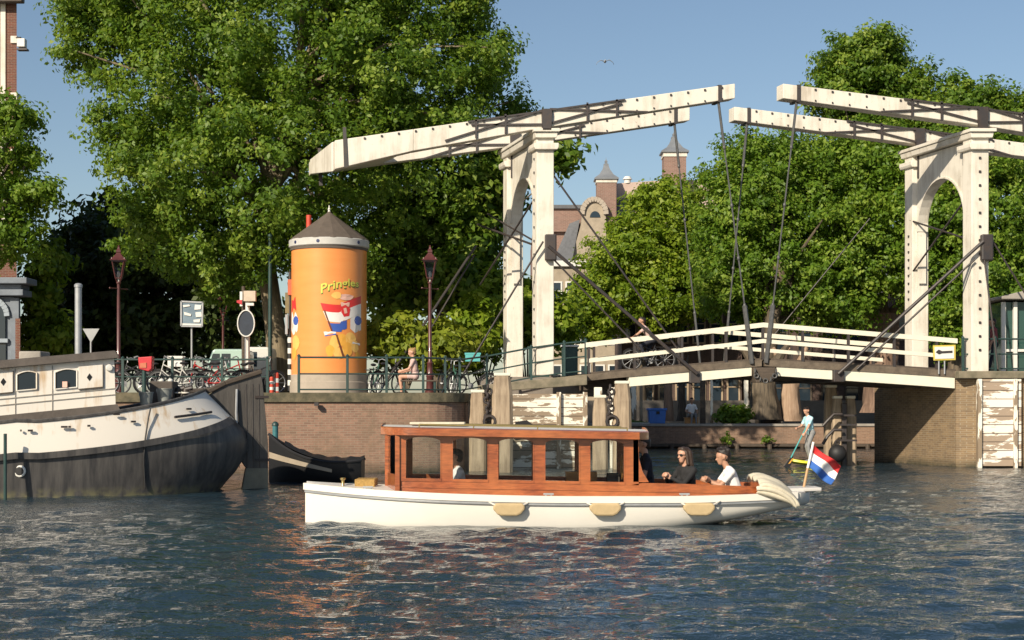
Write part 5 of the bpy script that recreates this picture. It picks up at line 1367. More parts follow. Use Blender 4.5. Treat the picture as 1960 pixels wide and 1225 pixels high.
tree('elm_tree','huge leafy elm towering behind the orange column',(PX(538,d),d,QZ),
  [V(PX(540,d),d,QZ-.1),P(528,640,d),P(512,520,d),P(505,400,d),P(540,270,d),P(580,120,d)],.42,
  [blob(560,60,300,170,d,5),blob(400,150,210,150,d-1,4),blob(760,170,200,160,d,4.5),blob(350,330,150,150,d-1,4),blob(560,330,260,170,d-2,4.5),blob(800,330,150,140,d+1,4),
   blob(210,70,95,80,d+1,3),blob(150,30,40,38,d+1,1.6),blob(170,110,45,35,d+1,1.6),blob(930,130,65,75,d+1,2.4),blob(700,-40,260,120,d+1,4),blob(300,-30,180,110,d+1,4),blob(250,250,75,60,d,2.2),blob(420,500,110,70,d-1,2.5),blob(640,480,120,70,d-1.5,2.5),blob(540,470,90,60,d-2.2,1.5),blob(860,460,90,90,d+2,2.5),blob(985,215,40,36,d+2,1.4),blob(880,45,60,60,d+1,2.4),blob(900,-20,60,50,d+1,2),blob(290,440,70,70,d,2.2)],
  2700,.50,84,.115,MT['leaf_elm'],11,nlimb=40,shell=.35,bark='bark_elm_lit')
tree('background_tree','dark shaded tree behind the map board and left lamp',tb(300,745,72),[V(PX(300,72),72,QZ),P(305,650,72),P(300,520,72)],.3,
  [blob(300,560,140,130,72,3.2),blob(200,500,90,90,73,3),blob(430,590,100,110,72,3),blob(240,640,140,70,72,2.5)],500,.65,60,.24,MT['leaf_shaded'],12,bark='bark_dark',group='shaded trees behind the quay')
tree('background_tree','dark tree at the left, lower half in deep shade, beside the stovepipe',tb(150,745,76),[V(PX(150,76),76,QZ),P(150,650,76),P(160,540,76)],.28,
  [blob(165,500,75,75,76,2.6),blob(170,600,80,100,75,2.8),blob(225,420,55,50,76,2),blob(130,560,30,90,76,1.5)],210,.75,60,.3,MT['leaf_shaded'],13,bark='bark_dark',group='shaded trees behind the quay')
tree('background_tree','darker tree between the right lamp and the left portal',tb(838,745,58.5),[V(PX(838,58.5),58.5,QZ),P(838,640,58.5),P(860,480,58.5)],.26,
  [blob(830,470,110,120,59,2.6),blob(905,410,55,110,58,2),blob(890,540,75,60,58,2),blob(760,550,60,60,59.5,2),blob(960,330,40,50,57.5,1.3),blob(1072,300,20,32,56.5,.7),blob(1000,300,30,35,57,1)],540,.6,64,.2,MT['leaf_elm'],14,group='shaded trees behind the quay')
tree('young_tree','pale yellowish green tree between the corner house and the stovepipe',tb(85,700,64),[V(PX(85,64),64,QZ),P(85,640,64),P(80,540,64)],.14,
  [blob(80,540,35,55,64,1.0),blob(85,640,48,60,63.5,1.2),blob(105,490,30,30,66,.9)],110,.42,60,.2,MT['leaf_lime'],15)
tree('street_tree','leafy tree in front of the corner house at the left edge of the picture',tb(-60,745,50),[V(PX(-60,50),50,QZ),P(-50,600,50),P(-30,400,50),P(-20,260,50)],.3,
  [blob(5,290,75,90,50,2),blob(-20,420,90,100,50,2),blob(60,375,62,34,50,1.3),blob(30,215,50,40,50,1.3),blob(90,372,42,14,50,.7),blob(40,455,62,36,50,1.2),blob(70,300,30,12,50,.6)],270,.36,60,.11,MT['leaf_mid'],16)
b_=[('sunlit yellow-green shrub right of the orange column',(775,655),[blob(760,650,58,42,51.6,.9),blob(830,665,40,36,51.6,.8),blob(870,665,28,36,52,.8)],MT['leaf_gold'],190,21,51.6),
    ('pale green shrub between the lamp and the left portal',(925,640),[blob(915,630,42,65,54.5,1.1),blob(950,580,28,50,55,1.0)],MT['leaf_lime'],150,22,54.5),
    ('light green shrub showing between the two left portal posts',(1010,590),[blob(1008,595,30,70,57.5,1.0),blob(1075,620,22,50,58,.8)],MT['leaf_lime'],130,23,57.5)]
for l,(px,py),bl,m,nc,sd_,dd in b_:
    t=thing('shrub',l,'shrub',tb(px,740,dd)); leaves('foliage',t,bl,nc,.42,70,.17,m,sd_,.3)
    b=MB()
    for i in range(7): b.tube([tb(px-6+2*i,745,dd),tb(px-40+13*i,py+10,dd)],[.04,.015],5)
    b.build('stem',MT['bark'],t,smooth=True)
tree('maple_tree','bright green low maple in front of the old brick towers',tb(1225,760,86),[V(PX(1225,86),86,1.9),P(1225,640,86),P(1215,520,86)],.3,
  [blob(1228,490,88,80,86,3.2),blob(1160,555,68,75,85,2.6),blob(1280,430,80,85,87,3),blob(1280,560,90,80,85,2.8),blob(1262,388,48,38,87,1.8),blob(1330,500,60,90,86,2.6),blob(1130,600,50,60,85,2)],1100,.52,72,.155,MT['leaf_lime'],31,group='trees along the far bank')
tree('lime_tree','broad green tree behind the middle of the bridge and its hanging rods',tb(1470,800,74),[V(PX(1470,74),74,1.0),P(1466,720,74),P(1480,600,74),P(1510,440,74)],.5,
  [blob(1470,330,110,85,76,3.2),blob(1420,420,90,100,75,3),blob(1560,400,140,130,76,3.6),blob(1500,530,150,90,75,3.2),blob(1390,540,60,80,75,2.4),blob(1640,500,100,110,75,3),blob(1640,340,110,85,76,3.2),blob(1600,590,80,40,75,2)],2000,.5,78,.135,MT['leaf_mid'],32,group='trees along the far bank')
tree('lime_tree','green tree filling the right portal arch and the right edge',tb(1830,760,72),[V(PX(1830,72),72,1.8),P(1830,640,72),P(1840,480,72)],.4,
  [blob(1800,430,110,110,72,3),blob(1900,400,110,130,73,3.2),blob(1840,540,110,90,72,2.8),blob(1930,560,80,100,72,2.6),blob(1770,340,90,70,74,2.6),blob(1890,300,100,60,75,2.6),blob(1820,630,50,60,72,1.6)],1500,.5,76,.135,MT['leaf_mid'],33,group='trees along the far bank')
tree('plane_tree','tallest far tree rising above the right balance beams',tb(1660,760,98),[V(PX(1660,98),98,1.9),P(1660,500,98),P(1660,250,98)],.5,
  [blob(1655,120,85,62,98,3),blob(1610,180,65,50,98,2.6),blob(1720,190,75,55,98,2.8),blob(1690,250,110,60,98,3)],700,.6,72,.18,MT['leaf_elm'],34,group='trees along the far bank')
tree('plane_tree','far tree whose rounded top shows at the right edge above the beams',tb(1860,760,96),[V(PX(1860,96),96,1.9),P(1860,500,96),P(1860,300,96)],.5,
  [blob(1840,210,75,60,96,2.8),blob(1930,240,80,60,96,2.8),blob(1800,240,60,50,96,2.4),blob(1880,300,120,50,96,3)],650,.6,72,.18,MT['leaf_elm'],35,group='trees along the far bank')
for px,py,w,hh,dd,l,sd_ in ((1405,793,36,12,71.5,'low green bush on the far quay left of the gnarled trunk',41),):
    t=thing('shrub',l,'shrub',tb(px,800,dd)); leaves('foliage',t,[blob(px,py,w,hh,dd,.5)],60,.28,50,.13,MT['leaf_elm'],sd_,.2)
for px,py,w,hh,dd,l,sd_ in ((1394,840,13,9,69.6,'small weed tuft growing from the far quay wall left of the paddler',42),(1466,842,14,4,69.6,'pale weed tuft growing from the far quay wall near the paddler',43)):
    t=thing('weed_tuft',l,'plant',tb(px,py,dd)); leaves('foliage',t,[blob(px,py,w,hh,dd,.25)],10,.11,40,.07,MT['leaf_elm'],sd_,.1)
# ------------------------------------------------------------------ far bank things
def trunk_thing(label,px,d,y0,y1,w,mat,seed,nm='tree_trunk'):
    t=thing(nm,label,'tree trunk',tb(px,y1,d)); rng=random.Random(seed); b=MB(); rows=[]; n=14
    for i in range(9):
        f=i/8; y=y1+(y0-y1)*f; c=P(px,y,d); r=w/2/F*d*(1.12-.25*f+.22*math.exp(-f*9))
        rows.append([c+V(math.cos(a*2*math.pi/n)*r*(1+.16*math.sin(a*2.1+i*.8)+rng.uniform(-.08,.08)),math.sin(a*2*math.pi/n)*r,0) for a in range(n)])
    b.grid(rows,closed=True); b.build('trunk',mat,t,smooth=True)
    b=MB()
    for k in range(3): b.tube([P(px+(k-1)*w*.3,y0+4,d),P(px+(k-1)*w*.9,y0-40,d)],[w*.25/F*d,w*.1/F*d],8)
    b.build('limb',mat,t,smooth=True)
trunk_thing('gnarled brown tree trunk right under the joint of the bridge',1463,72.5,700,803,50,MT['bark'],1)
trunk_thing('smooth light brown trunk just right of the gnarled one under the bridge',1512,73,705,806,36,timber('light_brown_bark',(.25,.16,.10),(.42,.30,.21)),2)  # light brown is this trunk's own bark colour
trunk_thing('thin brown trunk behind the blue container',1279,73,720,806,16,timber('red_bark',(.20,.12,.08),(.32,.21,.14)),3)
trunk_thing('slim dark trunk left of the person in white on the far quay',1305,75,720,806,14,MT['bark_dark'],4)
trunk_thing('pale trunk behind the right bridge leaf near the far portal post',1690,76,600,790,60,timber('brown_bark',(.12,.075,.055),(.26,.17,.12)),5)
# posts on the quay
for px,w,m,l in ((1213,10,'peel_post','cream post at the left end of the far quay'),(1255-28,6,'pile_wood','thin timber post just left of the blue container'),(1345,10,'dark_wood','thick dark timber post right of the person in white'),(1362,5,'peel_post','thin pale post behind the dark post on the far quay'),(1428,8,'peel_post','pale post left of the gnarled trunk')):
    t=thing('quay_post',l,'post',tb(px,805,72.2),'posts on the far quay'); d=72.2; h=w/2/F*d
    b=MB(); b.box((PX(px,d)-h,d-h,1.0),(PX(px,d)+h,d+h,PZ(725,d))); b.build('shaft',MT[m],t,bevel=.02); b=MB(); b.box((PX(px,d)-h*1.3,d-h*1.3,PZ(725,d)+.002),(PX(px,d)+h*1.3,d+h*1.3,PZ(725,d)+.08)); b.build('post_cap',MT[m],t)
t=thing('blue_container','blue plastic container on the far quay under the bridge','container',tb(1257,810,71.3))
a,c=P(1240,812,71.3),P(1274,783,71.3); b=MB(); b.prism([V(a.x+.05,71,1.1),V(c.x-.05,71,1.1),V(c.x,71,c.z),V(a.x,71,c.z)],(0,.7,0)); b.build('bin',MT['blue'],t,bevel=.03)
b=MB(); b.box((a.x-.04,70.96,c.z-.06),(c.x+.04,71.74,c.z+.04)); b.build('lid_rim',MT['blue'],t,bevel=.02); b=MB(); b.box((a.x+.35,70.93,c.z-.22),(a.x+.5,70.999,c.z-.1)); b.build('latch',MT['paint_black'],t)
t=thing('green_tarpaulin','yellow-green tarpaulin lying on the far quay edge left of the blue container','tarpaulin',tb(1222,808,70.8))
b=MB(); rr=[]
for i in range(9):
    x=PX(1205+36*i/8,70.8); rr.append([V(x,70.2,1.12),V(x,70.5,1.24+.06*math.sin(i*2)-.012*i),V(x,71.0,1.28-.015*i),V(x,71.3,1.12)])
b.grid(rr); b.build('sheet',MT['leaf_gold'],t,smooth=True)
b=MB(); b.tube([V(PX(1205,70.8),70.2,1.13),V(PX(1241,70.8),70.2,1.13)],.02,5); b.build('hem_rope',MT['rope'],t)
# ------------------------------------------------------------------ houses
def house(name,label,x0,x1,d,z0,z1,mat,cols,rows,wmat='sign_white',depth=8,roof=None,win=(.9,1.5),cat='house',first=1.2,cornice=True):
    t=thing(name,label,cat,((x0+x1)/2,d,z0)); b=MB(); k_=.33*depth if name=='corner_house' else 0; b.prism([V(x0,d,z0),V(x1,d,z0),V(x1-k_,d+depth,z0),V(x0,d+depth,z0)],(0,0,z1-z0)); W_=b.build('wall',MT[mat],t)
    if cornice: b=MB(); b.box((x0-.12,d-.25,z1-.35),(x1+.12,d-.003,z1+.02)); b.build('cornice',MT[wmat],t,bevel=.03)
    if roof:
        b=MB(); m=(x0+x1)/2; b.prism([V(x0-.2,d-.3,z1+.025),V(x1+.2,d-.3,z1+.025),V(x1-.6,d+1.6,z1+roof),V(x0+.6,d+1.6,z1+roof)],(0,depth-3,0)); b.build('roof',MT['slate'],t)
    fh=(z1-z0-first)/rows
    for r in range(rows):
        for c in range(cols):
            x=x0+(x1-x0)*(c+.5)/cols; z=z0+first+fh*r; ww,wh=win
            f=MB()
            for q in ((-ww/2-.08,-.06,-ww/2+.02,wh+.06),(ww/2-.02,-.06,ww/2+.08,wh+.06),(-ww/2+.02,-.06,ww/2-.02,.03),(-ww/2+.02,wh-.03,ww/2-.02,wh+.06),(-ww/2+.02,wh*.55,ww/2-.02,wh*.55+.06)): f.box((x+q[0],d-.06,z+q[1]),(x+q[2],d-.004,z+q[3]))
            F_=f.build('window',MT[wmat],W_); g=MB(); g.box((x-ww/2+.02,d-.02,z+.03),(x+ww/2-.02,d-.006,z+wh-.03)); g.build('pane',MT['window'],F_)
    return t
# corner house at the left edge
h=house('corner_house','tall dark brick corner house cut by the left edge of the picture',-34,PX(32,61),61,QZ,26,'house_brick',5,5,depth=10,win=(1.3,2.1),first=5.5,cornice=False)
x1=PX(32,61)
b=MB()
for z in (9.4,11.6,13.8,16.0,18.2,20.4): b.box((x1-.22,60.93,z),(x1+.03,61.4,z+.28))
b.box((x1-.62,60.95,8.2),(x1-.42,60.998,26)); b.build('stone_quoin',MT['white_paint'],h,bevel=.01)
b=MB(); b.box((-34,60.5,PZ(4,61)-.1),(x1+.35,60.9,PZ(4,61)+.9)); b.build('roof_cornice',MT['roof_brown'],h,bevel=.04)
gf=MT['blue_stone']=M('shopfront_stone',(.19,.22,.26),.7,.3,3)
b=MB(); x2=PX(42,60.2); b.box((-34,60.2,QZ),(PX(27,60.2),60.99,PZ(568,60.2))); b.box((PX(14,60.2)+.12,60.15,QZ),(x2-.1,60.199,PZ(580,60.2)+.2)); b.build('shopfront',gf,h,bevel=.02)
b=MB()
for y0,y1,e in ((567,555,.15),(554.8,545,.05),(544.8,533,.35)): b.box((-34,60.0-e,PZ(y0,60.2)+.004),(x2+e,60.98,PZ(y1,60.2)))
b.build('shopfront_cornice',gf,h,bevel=.03)
b=MB(); pts=[P(-40,650,60.1),P(10,650,60.1)]+[P(-15+25*math.cos(a),605-28*math.sin(a),60.1) for a in [i*math.pi/10 for i in range(11)]]; b.prism(pts,(0,.09,0)); b.build('arched_window',MT['window'],h)
b=MB(); pts=[P(-15+29*math.cos(a),605-32*math.sin(a),60.1) for a in [i*math.pi/14 for i in range(15)]]
for a,c in zip(pts[:-1],pts[1:]): b.bar(a,c,.2,.16,up=(0,1,0))
MT['pbs']=M('pale_blue_stone',(.32,.37,.42),.7,.2,3); b.build('arch_moulding',MT['pbs'],h)
b=MB(); b.bar(P(-30,652,60.1),P(16,652,60.1),.2,.15); b.build('arch_sill',MT['pbs'],h)
b=MB(); b.prism([P(-5,689,60.12),P(11,689,60.12),P(11,658,60.12),P(-5,658,60.12)],(0,.07,0)); b.build('lower_window',MT['window'],h)
b=MB(); b.box((PX(31,60.15),60.05,QZ),(PX(40,60.15),60.14,PZ(610,60.2))); b.build('drain_pipe',MT['house_brick'],h)
t=thing('hanging_sign','white box sign hanging from an iron bracket on the corner house','sign',tuple(P(42,88,60.5)))
b=MB(); b.box(P(36,92,60.6)-V(0,.25,0),P(51,76,60.6)+V(0,.05,0)); b.build('box',MT['sign_white'],t,bevel=.02)
b=MB(); b.box(P(36,98,60.6)-V(0,.25,0),P(55,95,60.6)+V(0,.05,0)); b.bar(P(31,72,60.7),P(40,72,60.6),.05,.05); b.bar(P(38,94,60.6),P(38,74,60.6),.04,.04); b.build('bracket',MT['black_iron'],t)
# tan houses behind the left portal and the dark row behind the trees
MT['pale_wall']=M('pale_facade',(.40,.31,.22),.8,.3,2)
house('tan_house','pale tan house with white framed windows behind the left portal',PX(1052,100),PX(1215,100),100,2.2,PZ(500,100),'sand_brick',6,3,win=(.55,1.3),depth=6,first=1.0)
house('dark_house','dark brick house with tall windows behind the far quay trees',PX(1190,88),PX(1420,88),88,1.0,9.0,'dark_brick',7,2,'pile_wood',win=(.6,1.9),depth=6,first=.9,roof=1.6)
house('dark_house','dark brick house with fewer windows behind the light brown trunk',PX(1425,89),PX(1700,89),89,1.0,8.2,'dark_brick',6,2,'dark_wood',win=(.7,1.8),depth=6,first=.9,roof=1.6)
house('dark_house','dark brick house behind the right portal',PX(1705,87),PX(2000,87),87,1.0,9.0,'dark_brick',6,2,'pile_wood',win=(.7,1.8),depth=6,first=1.2,roof=1.6)
# ------------------------------------------------------------------ old church-like building with two turrets
ch=thing('turreted_building','old red brick building with two slate capped turrets and a round gable','building',(PX(1200,160),160,2))
D=160
def CB(px0,px1,y0,y1,d0,dep,mat,nm,bev=0):
    b=MB(); b.box((PX(px0,D),D+d0,PZ(y0,D)),(PX(px1,D),D+d0+dep,PZ(y1,D))); return b.build(nm,MT[mat],ch,bevel=bev)
CB(1020,1400,779,440,2,20,'tower_brick_hazed','wall')
CB(1040,1116,440,396,1.5,12,'tower_brick_hazed','side_wing'); 
b=MB(); b.box((PX(1036,D),D+1.2,PZ(396,D)),(PX(1118,D),D+14,PZ(389,D))); b.build('wing_coping',MT['slate'],ch)
MT['pale_roof']=M('pale_roof',(.52,.40,.34),.7,.15,1)
b=MB(); b.prism([P(1128,440,D+1.8),P(1420,440,D+1.8),P(1420,350,D+1.8),P(1300,343,D+1.8),P(1180,351,D+1.8),P(1128,385,D+1.8)],(0,10,0)); b.build('pale_gable_wall',MT['pale_roof'],ch)
b=MB(); b.prism([P(1130,480,D-.2),P(1230,480,D-.2),P(1200,380,D+.8),P(1138,380,D+.8)],(0,1.6,0)); b.build('slate_roof',MT['slate'],ch)
b=MB(); b.prism([P(1058,500,D-3),P(1095,500,D-3),P(1110,420,D-1),P(1090,428,D-1)],(0,4,0)); b.build('lower_roof',MT['slate'],ch)
b=MB(); pts=[P(1098,520,D-2),P(1160,520,D-2),P(1160,420,D-2)]+[P(1137+22*math.cos(a),410-28*math.sin(a),D-2) for a in [i*math.pi/10 for i in range(11)]]+[P(1112,430,D-2),P(1098,480,D-2)]; b.prism(pts,(0,3,0)); b.build('round_gable',MT['sand_brick'],ch)
b=MB(); pts=[P(1137+23*math.cos(a),410-29*math.sin(a),D-2.1) for a in [i*math.pi/12 for i in range(13)]]
for a,c in zip(pts[:-1],pts[1:]): b.bar(a,c,.5,.3,up=(0,1,0))
b.build('gable_moulding',MT['plinth'],ch)
b=MB(); pts=[P(1139+10*math.cos(a),416-12*math.sin(a),D-2.06) for a in [i*math.pi/8 for i in range(9)]]; b.prism(pts,(0,.05,0)); b.build('arched_window',MT['window'],ch)
def turret(cx,w,yb,yw0,yw1,ycap,yap,d):
    x=PX(cx,d); h=w/2/F*d; b=MB(); b.box((x-h,d-h,PZ(yb,d)),(x+h,d+h,PZ(yw0,d))); T=b.build('turret',MT['tower_brick_hazed'],ch)
    b=MB(); b.box((x-h*1.08,d-h*1.08,PZ(yw0,d)+.004),(x+h*1.08,d+h*1.08,PZ(yw1,d))); b.build('white_frieze',MT['white_paint'],T)
    z0=PZ(yw1,d)+.006; z1=PZ(yap,d); L=z1-z0; b=MB()
    b.lathe((0,0,0),[(h*1.75,z0),(h*1.75,z0+L*.06),(h*1.05,z0+L*.22),(h*.55,z0+L*.45),(h*.36,z0+L*.62),(h*.36,z0+L*.68),(h*.16,z0+L*.72),(h*.22,z0+L*.80),(h*.04,z0+L*.88),(.0001,z1)],4)
    rot=Matrix.Rotation(R(45),3,'Z'); b.v=[rot@q+V(x,d,0) for q in b.v]; b.build('turret_cap',MT['slate_cap'],T)
MT['slate_cap']=M('slate_cap',(.20,.215,.235),.5,.3,1)
turret(1160,37,430,352,346,338,300,D-.5); turret(1290,42,440,303,295,288,248,D+1)
t=thing('chimney_pot','small white chimney cowl on the pale roof between the two turrets','chimney',tuple(P(1201,348,D+2)))
b=MB(); b.lathe(P(1201,351,D+2),[(.35,0),(.35,.35),(.5,.4),(.3,.7),(.0001,.75)],10); b.build('cowl',MT['sign_white'],t,smooth=True)
# gull
t=thing('gull','grey gull gliding high in the blue sky left of the beam tips','bird',tuple(P(1158,120,110)))
c=P(1158,118,110); b=MB(); b.ell(c,(.10,.26,.09),8,6); b.ell(c+V(0,-.28,.03),(.06,.09,.06),8,6); b.build('body',MT['gull'],t,smooth=True)
for s in (-1,1):
    b=MB(); p=[c+V(s*.06,0,.03),c+V(s*.30,.02,.12),c+V(s*.55,.08,-.03),c+V(s*.62,.16,-.18)]; rr=[[q+V(0,-.09*(1-i*.25),0),q+V(0,.10*(1-i*.2),0)] for i,q in enumerate(p)]; b.grid(rr); ob=b.build('wing',MT['gull'],t,smooth=True); so_=ob.modifiers.new('thick','SOLIDIFY'); so_.thickness=.02
# ------------------------------------------------------------------ people
def ik(a,b,l1,l2,hint):
    a=Vector(a); b=Vector(b); d=b-a; L=min(d.length,(l1+l2)*.999); d=d.normalized(); b=a+d*L
    x=(l1*l1-l2*l2+L*L)/(2*L); h=math.sqrt(max(0,l1*l1-x*x)); hn=Vector(hint); hn=(hn-d*hn.dot(d)).normalized()
    return a+d*x+hn*h, b
def person(label,loc,yaw,pose,top,bottom,hair,skin='skin',shoe='cl_black',extras=(),sleeve='short',scale=1.0,voxel=.013,group=None,hairkind='short'):
    """loc: point under the pelvis at seat/floor datum; local frame x forward, y left, z up."""
    M_=Matrix.Translation(Vector(loc))@Matrix.Rotation(yaw,4,'Z')@Matrix.Scale(scale,4)
    pr_=[]
    def cap(a,b,ra,rb,tag_): pr_.append((Vector(a),Vector(b),ra,rb,tag_))
    hip=Vector(pose.get('hip',(0,0,.94))); lean=pose.get('lean',0.0); side=pose.get('side',0.0)
    up=V(math.sin(lean),math.sin(side),math.cos(lean)).normalized(); fw=V(math.cos(lean),0,-math.sin(lean)); lf=V(0,1,0)
    def T(x,y,z): return hip+fw*x+lf*y+up*z
    cap(T(0,.075,0),T(0,-.075,0),.115,.115,'b'); cap(T(0,0,.02),T(0,0,.2),.125,.118,'t')
    cap(T(0,.05,.2),T(0,.07,.42),.105,.10,'t'); cap(T(0,-.05,.2),T(0,-.07,.42),.105,.10,'t'); cap(T(.02,0,.25),T(.01,0,.44),.11,.10,'t')
    if pose.get('bust'): cap(T(.08,.07,.33),T(.09,.07,.33),.065,.06,'t'); cap(T(.08,-.07,.33),T(.09,-.07,.33),.065,.06,'t')
    sw=pose.get('sw',.17)
    cap(T(-.01,.05,.50),T(-.01,sw,.465),.065,.062,'t'); cap(T(-.01,-.05,.50),T(-.01,-sw,.465),.065,.062,'t')
    nk=pose.get('neck',.02); hd=T(0,0,.51); ht=pose.get('head',(0.0,0.0)); 
    hy,hp=ht; hfw=V(math.cos(hy)*math.cos(hp),math.sin(hy)*math.cos(hp),-math.sin(hp)); hl=V(-math.sin(hy),math.cos(hy),0); hu=hfw.cross(hl)
    hc=hd+V(nk+.02,0,.185)
    cap(hd,hc-V(.02,0,.06),.055,.05,'s')
    def Hd(x,y,z): return hc+hfw*x+hl*y+hu*z
    cap(Hd(-.025,0,.03),Hd(.02,0,.035),.088,.086,'s'); cap(Hd(.035,0,-.02),Hd(.045,0,-.075),.066,.042,'s')
    cap(Hd(.09,0,.0),Hd(.112,0,-.028),.011,.016,'s'); cap(Hd(0,.082,-.01),Hd(-.005,.088,.02),.017,.02,'s'); cap(Hd(0,-.082,-.01),Hd(-.005,-.088,.02),.017,.02,'s')
    cap(Hd(.088,.03,.028),Hd(.088,-.03,.028),.014,.014,'s'); cap(Hd(.083,.014,-.058),Hd(.083,-.014,-.058),.012,.012,'s')
    for s,k in ((1,'L'),(-1,'R')):
        sh=T(-.01,s*sw,.46); tgt=pose.get('hand'+k,(0.05,s*.24,.72)); e,h=ik(sh,Vector(tgt),.28,.25,pose.get('elb'+k,(-.7,s*.5,-.3)))
        mid=sh.lerp(e,.62)
        cap(sh,mid,.054,.05,'t'); cap(mid,e,.045,.04,'t' if sleeve=='long' else 's')
        cap(e,e.lerp(h,.5),.042,.036,'t' if sleeve=='long' else 's'); cap(e.lerp(h,.5),h,.036,.026,'t' if sleeve=='long' else 's')
        d=(h-e).normalized(); pd=Vector(pose.get('palm'+k,(0,-s,0))); pd=(pd-d*pd.dot(d)).normalized(); wd=d.cross(pd)
        cap(h,h+d*.075,.028,.03,'s'); cap(h+wd*.02,h+wd*.026+d*.075,.022,.02,'s'); cap(h-wd*.02,h-wd*.026+d*.075,.022,.02,'s')
        curl=pose.get('curl',.7)
        for f,ln in zip((-.033,-.011,.011,.033),(.062,.078,.083,.070)):
            a=h+d*.085+wd*f; k1=(d*math.cos(curl*.6)+pd*math.sin(curl*.6)); k2=(d*math.cos(curl*1.7)+pd*math.sin(curl*1.7))
            m=a+k1*ln*.5; cap(a,m,.0105,.010,'s'); cap(m,m+k2*ln*.5,.010,.008,'s')
        a=h+d*.02-wd*.03; m=a+(d*.6-wd*.6+pd*.4).normalized()*.045; cap(a,m,.014,.012,'s'); cap(m,m+(d*.8+pd*.5).normalized()*.035,.012,.009,'s')
        hj=hip+lf*s*.09; ft=Vector(pose.get('foot'+k,(0.0,s*.1,.07))); kn,ft=ik(hj,ft,.44,.43,pose.get('knee'+k,(1,0,.0)))
        lc='b' if pose.get('trousers',True) else 's'
        cap(hj,hj.lerp(kn,.5),.092,.078,'b'); cap(hj.lerp(kn,.5),kn,.078,.056,lc); cap(kn,kn.lerp(ft,.35),.055,.056,lc); cap(kn.lerp(ft,.35),ft,.055,.036,lc)
        fd=V(1,0,0); cap(ft+V(-.05,0,-.035),ft+V(.10,0,-.045),.036,.034,'f'); cap(ft+V(.10,0,-.045),ft+V(.17,0,-.05),.034,.026,'f')
    if pose.get('skirt'): 
        cap(hip+V(0,0,.02),hip+V(.02,0,-.38),.135,.20,'b')
    b=MB()
    for a,c,ra,rb,_ in pr_: b.capsule(a,c,ra,rb,10)
    def remesh(b,vox,nm):
        me=bpy.data.meshes.new(nm); me.from_pydata([tuple(v) for v in b.v],[],b.f); me.update()
        ob=bpy.data.objects.new('tmp',me); COL.objects.link(ob)
        r=ob.modifiers.new('r','REMESH'); r.mode='VOXEL'; r.voxel_size=vox
        s=ob.modifiers.new('s','SMOOTH'); s.factor=.5; s.iterations=2
        bpy.context.view_layer.update(); out=bpy.data.meshes.new_from_object(ob.evaluated_get(bpy.context.evaluated_depsgraph_get())); bpy.data.objects.remove(ob); bpy.data.meshes.remove(me); out.name=nm; return out
    me=remesh(b,voxel,'body')
    nf=len(me.polygons); ctr=np.zeros(nf*3,np.float32); me.polygons.foreach_get('center',ctr); ctr=ctr.reshape(-1,3)
    best=np.full(nf,1e9); mi=np.zeros(nf,int); code={'t':0,'b':1,'s':2,'f':3}
    for a,c,ra,rb,tg in pr_:
        a=np.array(a); c=np.array(c); ab=c-a; L2=max((ab**2).sum(),1e-9); tt=np.clip(((ctr-a)@ab)/L2,0,1); dd=np.linalg.norm(ctr-(a+tt[:,None]*ab),axis=1)-(ra+(rb-ra)*tt)
        w=dd<best; best[w]=dd[w]; mi[w]=code[tg]
    me.materials.clear()
    for q in (top,bottom,skin,shoe): me.materials.append(MT[q])
    me.polygons.foreach_set('material_index',mi.astype(np.int32)); me.polygons.foreach_set('use_smooth',[True]*nf)
    t=thing('person',label,'person',tuple(M_@V(0,0,0)),group); ORG[t.name]=Vector((0,0,0))
    t.location=M_.to_translation(); t.rotation_euler=(0,0,yaw); t.scale=(scale,)*3
    link('body',me,t)
    # hair
    b=MB()
    if hairkind!='none':
        b.capsule(Hd(-.045,0,.055),Hd(.005,0,.07),.092,.083); b.capsule(Hd(-.06,0,.0),Hd(-.05,0,.05),.075,.085); b.capsule(Hd(.05,.03,.11),Hd(.06,-.035,.105),.034,.034)
        if hairkind=='curly':
            rg=random.Random(7)
            for i in range(14): b.ell(Hd(rg.uniform(-.09,.085),rg.uniform(-.07,.07),rg.uniform(.10,.15)),.042,7,5)
        if hairkind=='long':
            for y in (-.07,-.035,0,.035,.07): b.capsule(Hd(-.05,y*1.1,.05),Hd(-.07,y*1.5,-.17+abs(y)*.4),.052,.045)
            b.capsule(Hd(.02,.085,.06),Hd(.0,.105,-.13),.024,.03); b.capsule(Hd(.01,-.085,.06),Hd(-.02,-.10,-.13),.024,.03)
        if hairkind=='bun': b.ell(Hd(-.10,0,.10),.05)
        hm=remesh(b,.014,'hair'); hm.materials.clear(); hm.materials.append(MT[hair]); hm.polygons.foreach_set('use_smooth',[True]*len(hm.polygons)); link('hair',hm,t)
    if 'glasses' in extras:
        g=MB(); 
        for s in (-1,1): g.ell(Hd(.088,s*.034,.012),(.022,.03,.024),8,6); g.bar(Hd(.085,s*.062,.018),Hd(-.01,s*.094,.015),.008,.010)
        g.bar(Hd(.1,.02,.018),Hd(.1,-.02,.018),.006,.01); link_local(g,'sunglasses',MT['paint_black'],t)
    elif 'noeyes' not in extras:
        g=MB()
        for s in (-1,1): g.ell(Hd(.084,s*.032,.008),(.009,.012,.009),8,6)
        link_local(g,'eyes',MT['paint_black'],t)
    return t,M_
def link_local(b,name,mat,parent):
    me=bpy.data.meshes.new(name); me.from_pydata([tuple(v) for v in b.v],[],b.f); me.materials.append(mat); me.update(); me.polygons.foreach_set('use_smooth',[True]*len(me.polygons)); return link(name,me,parent)
sit=dict(hip=(0,0,.0),footL=(.42,.12,-.36),footR=(.42,-.12,-.36))
def seated(**k): d=dict(sit); d.update(k); return d
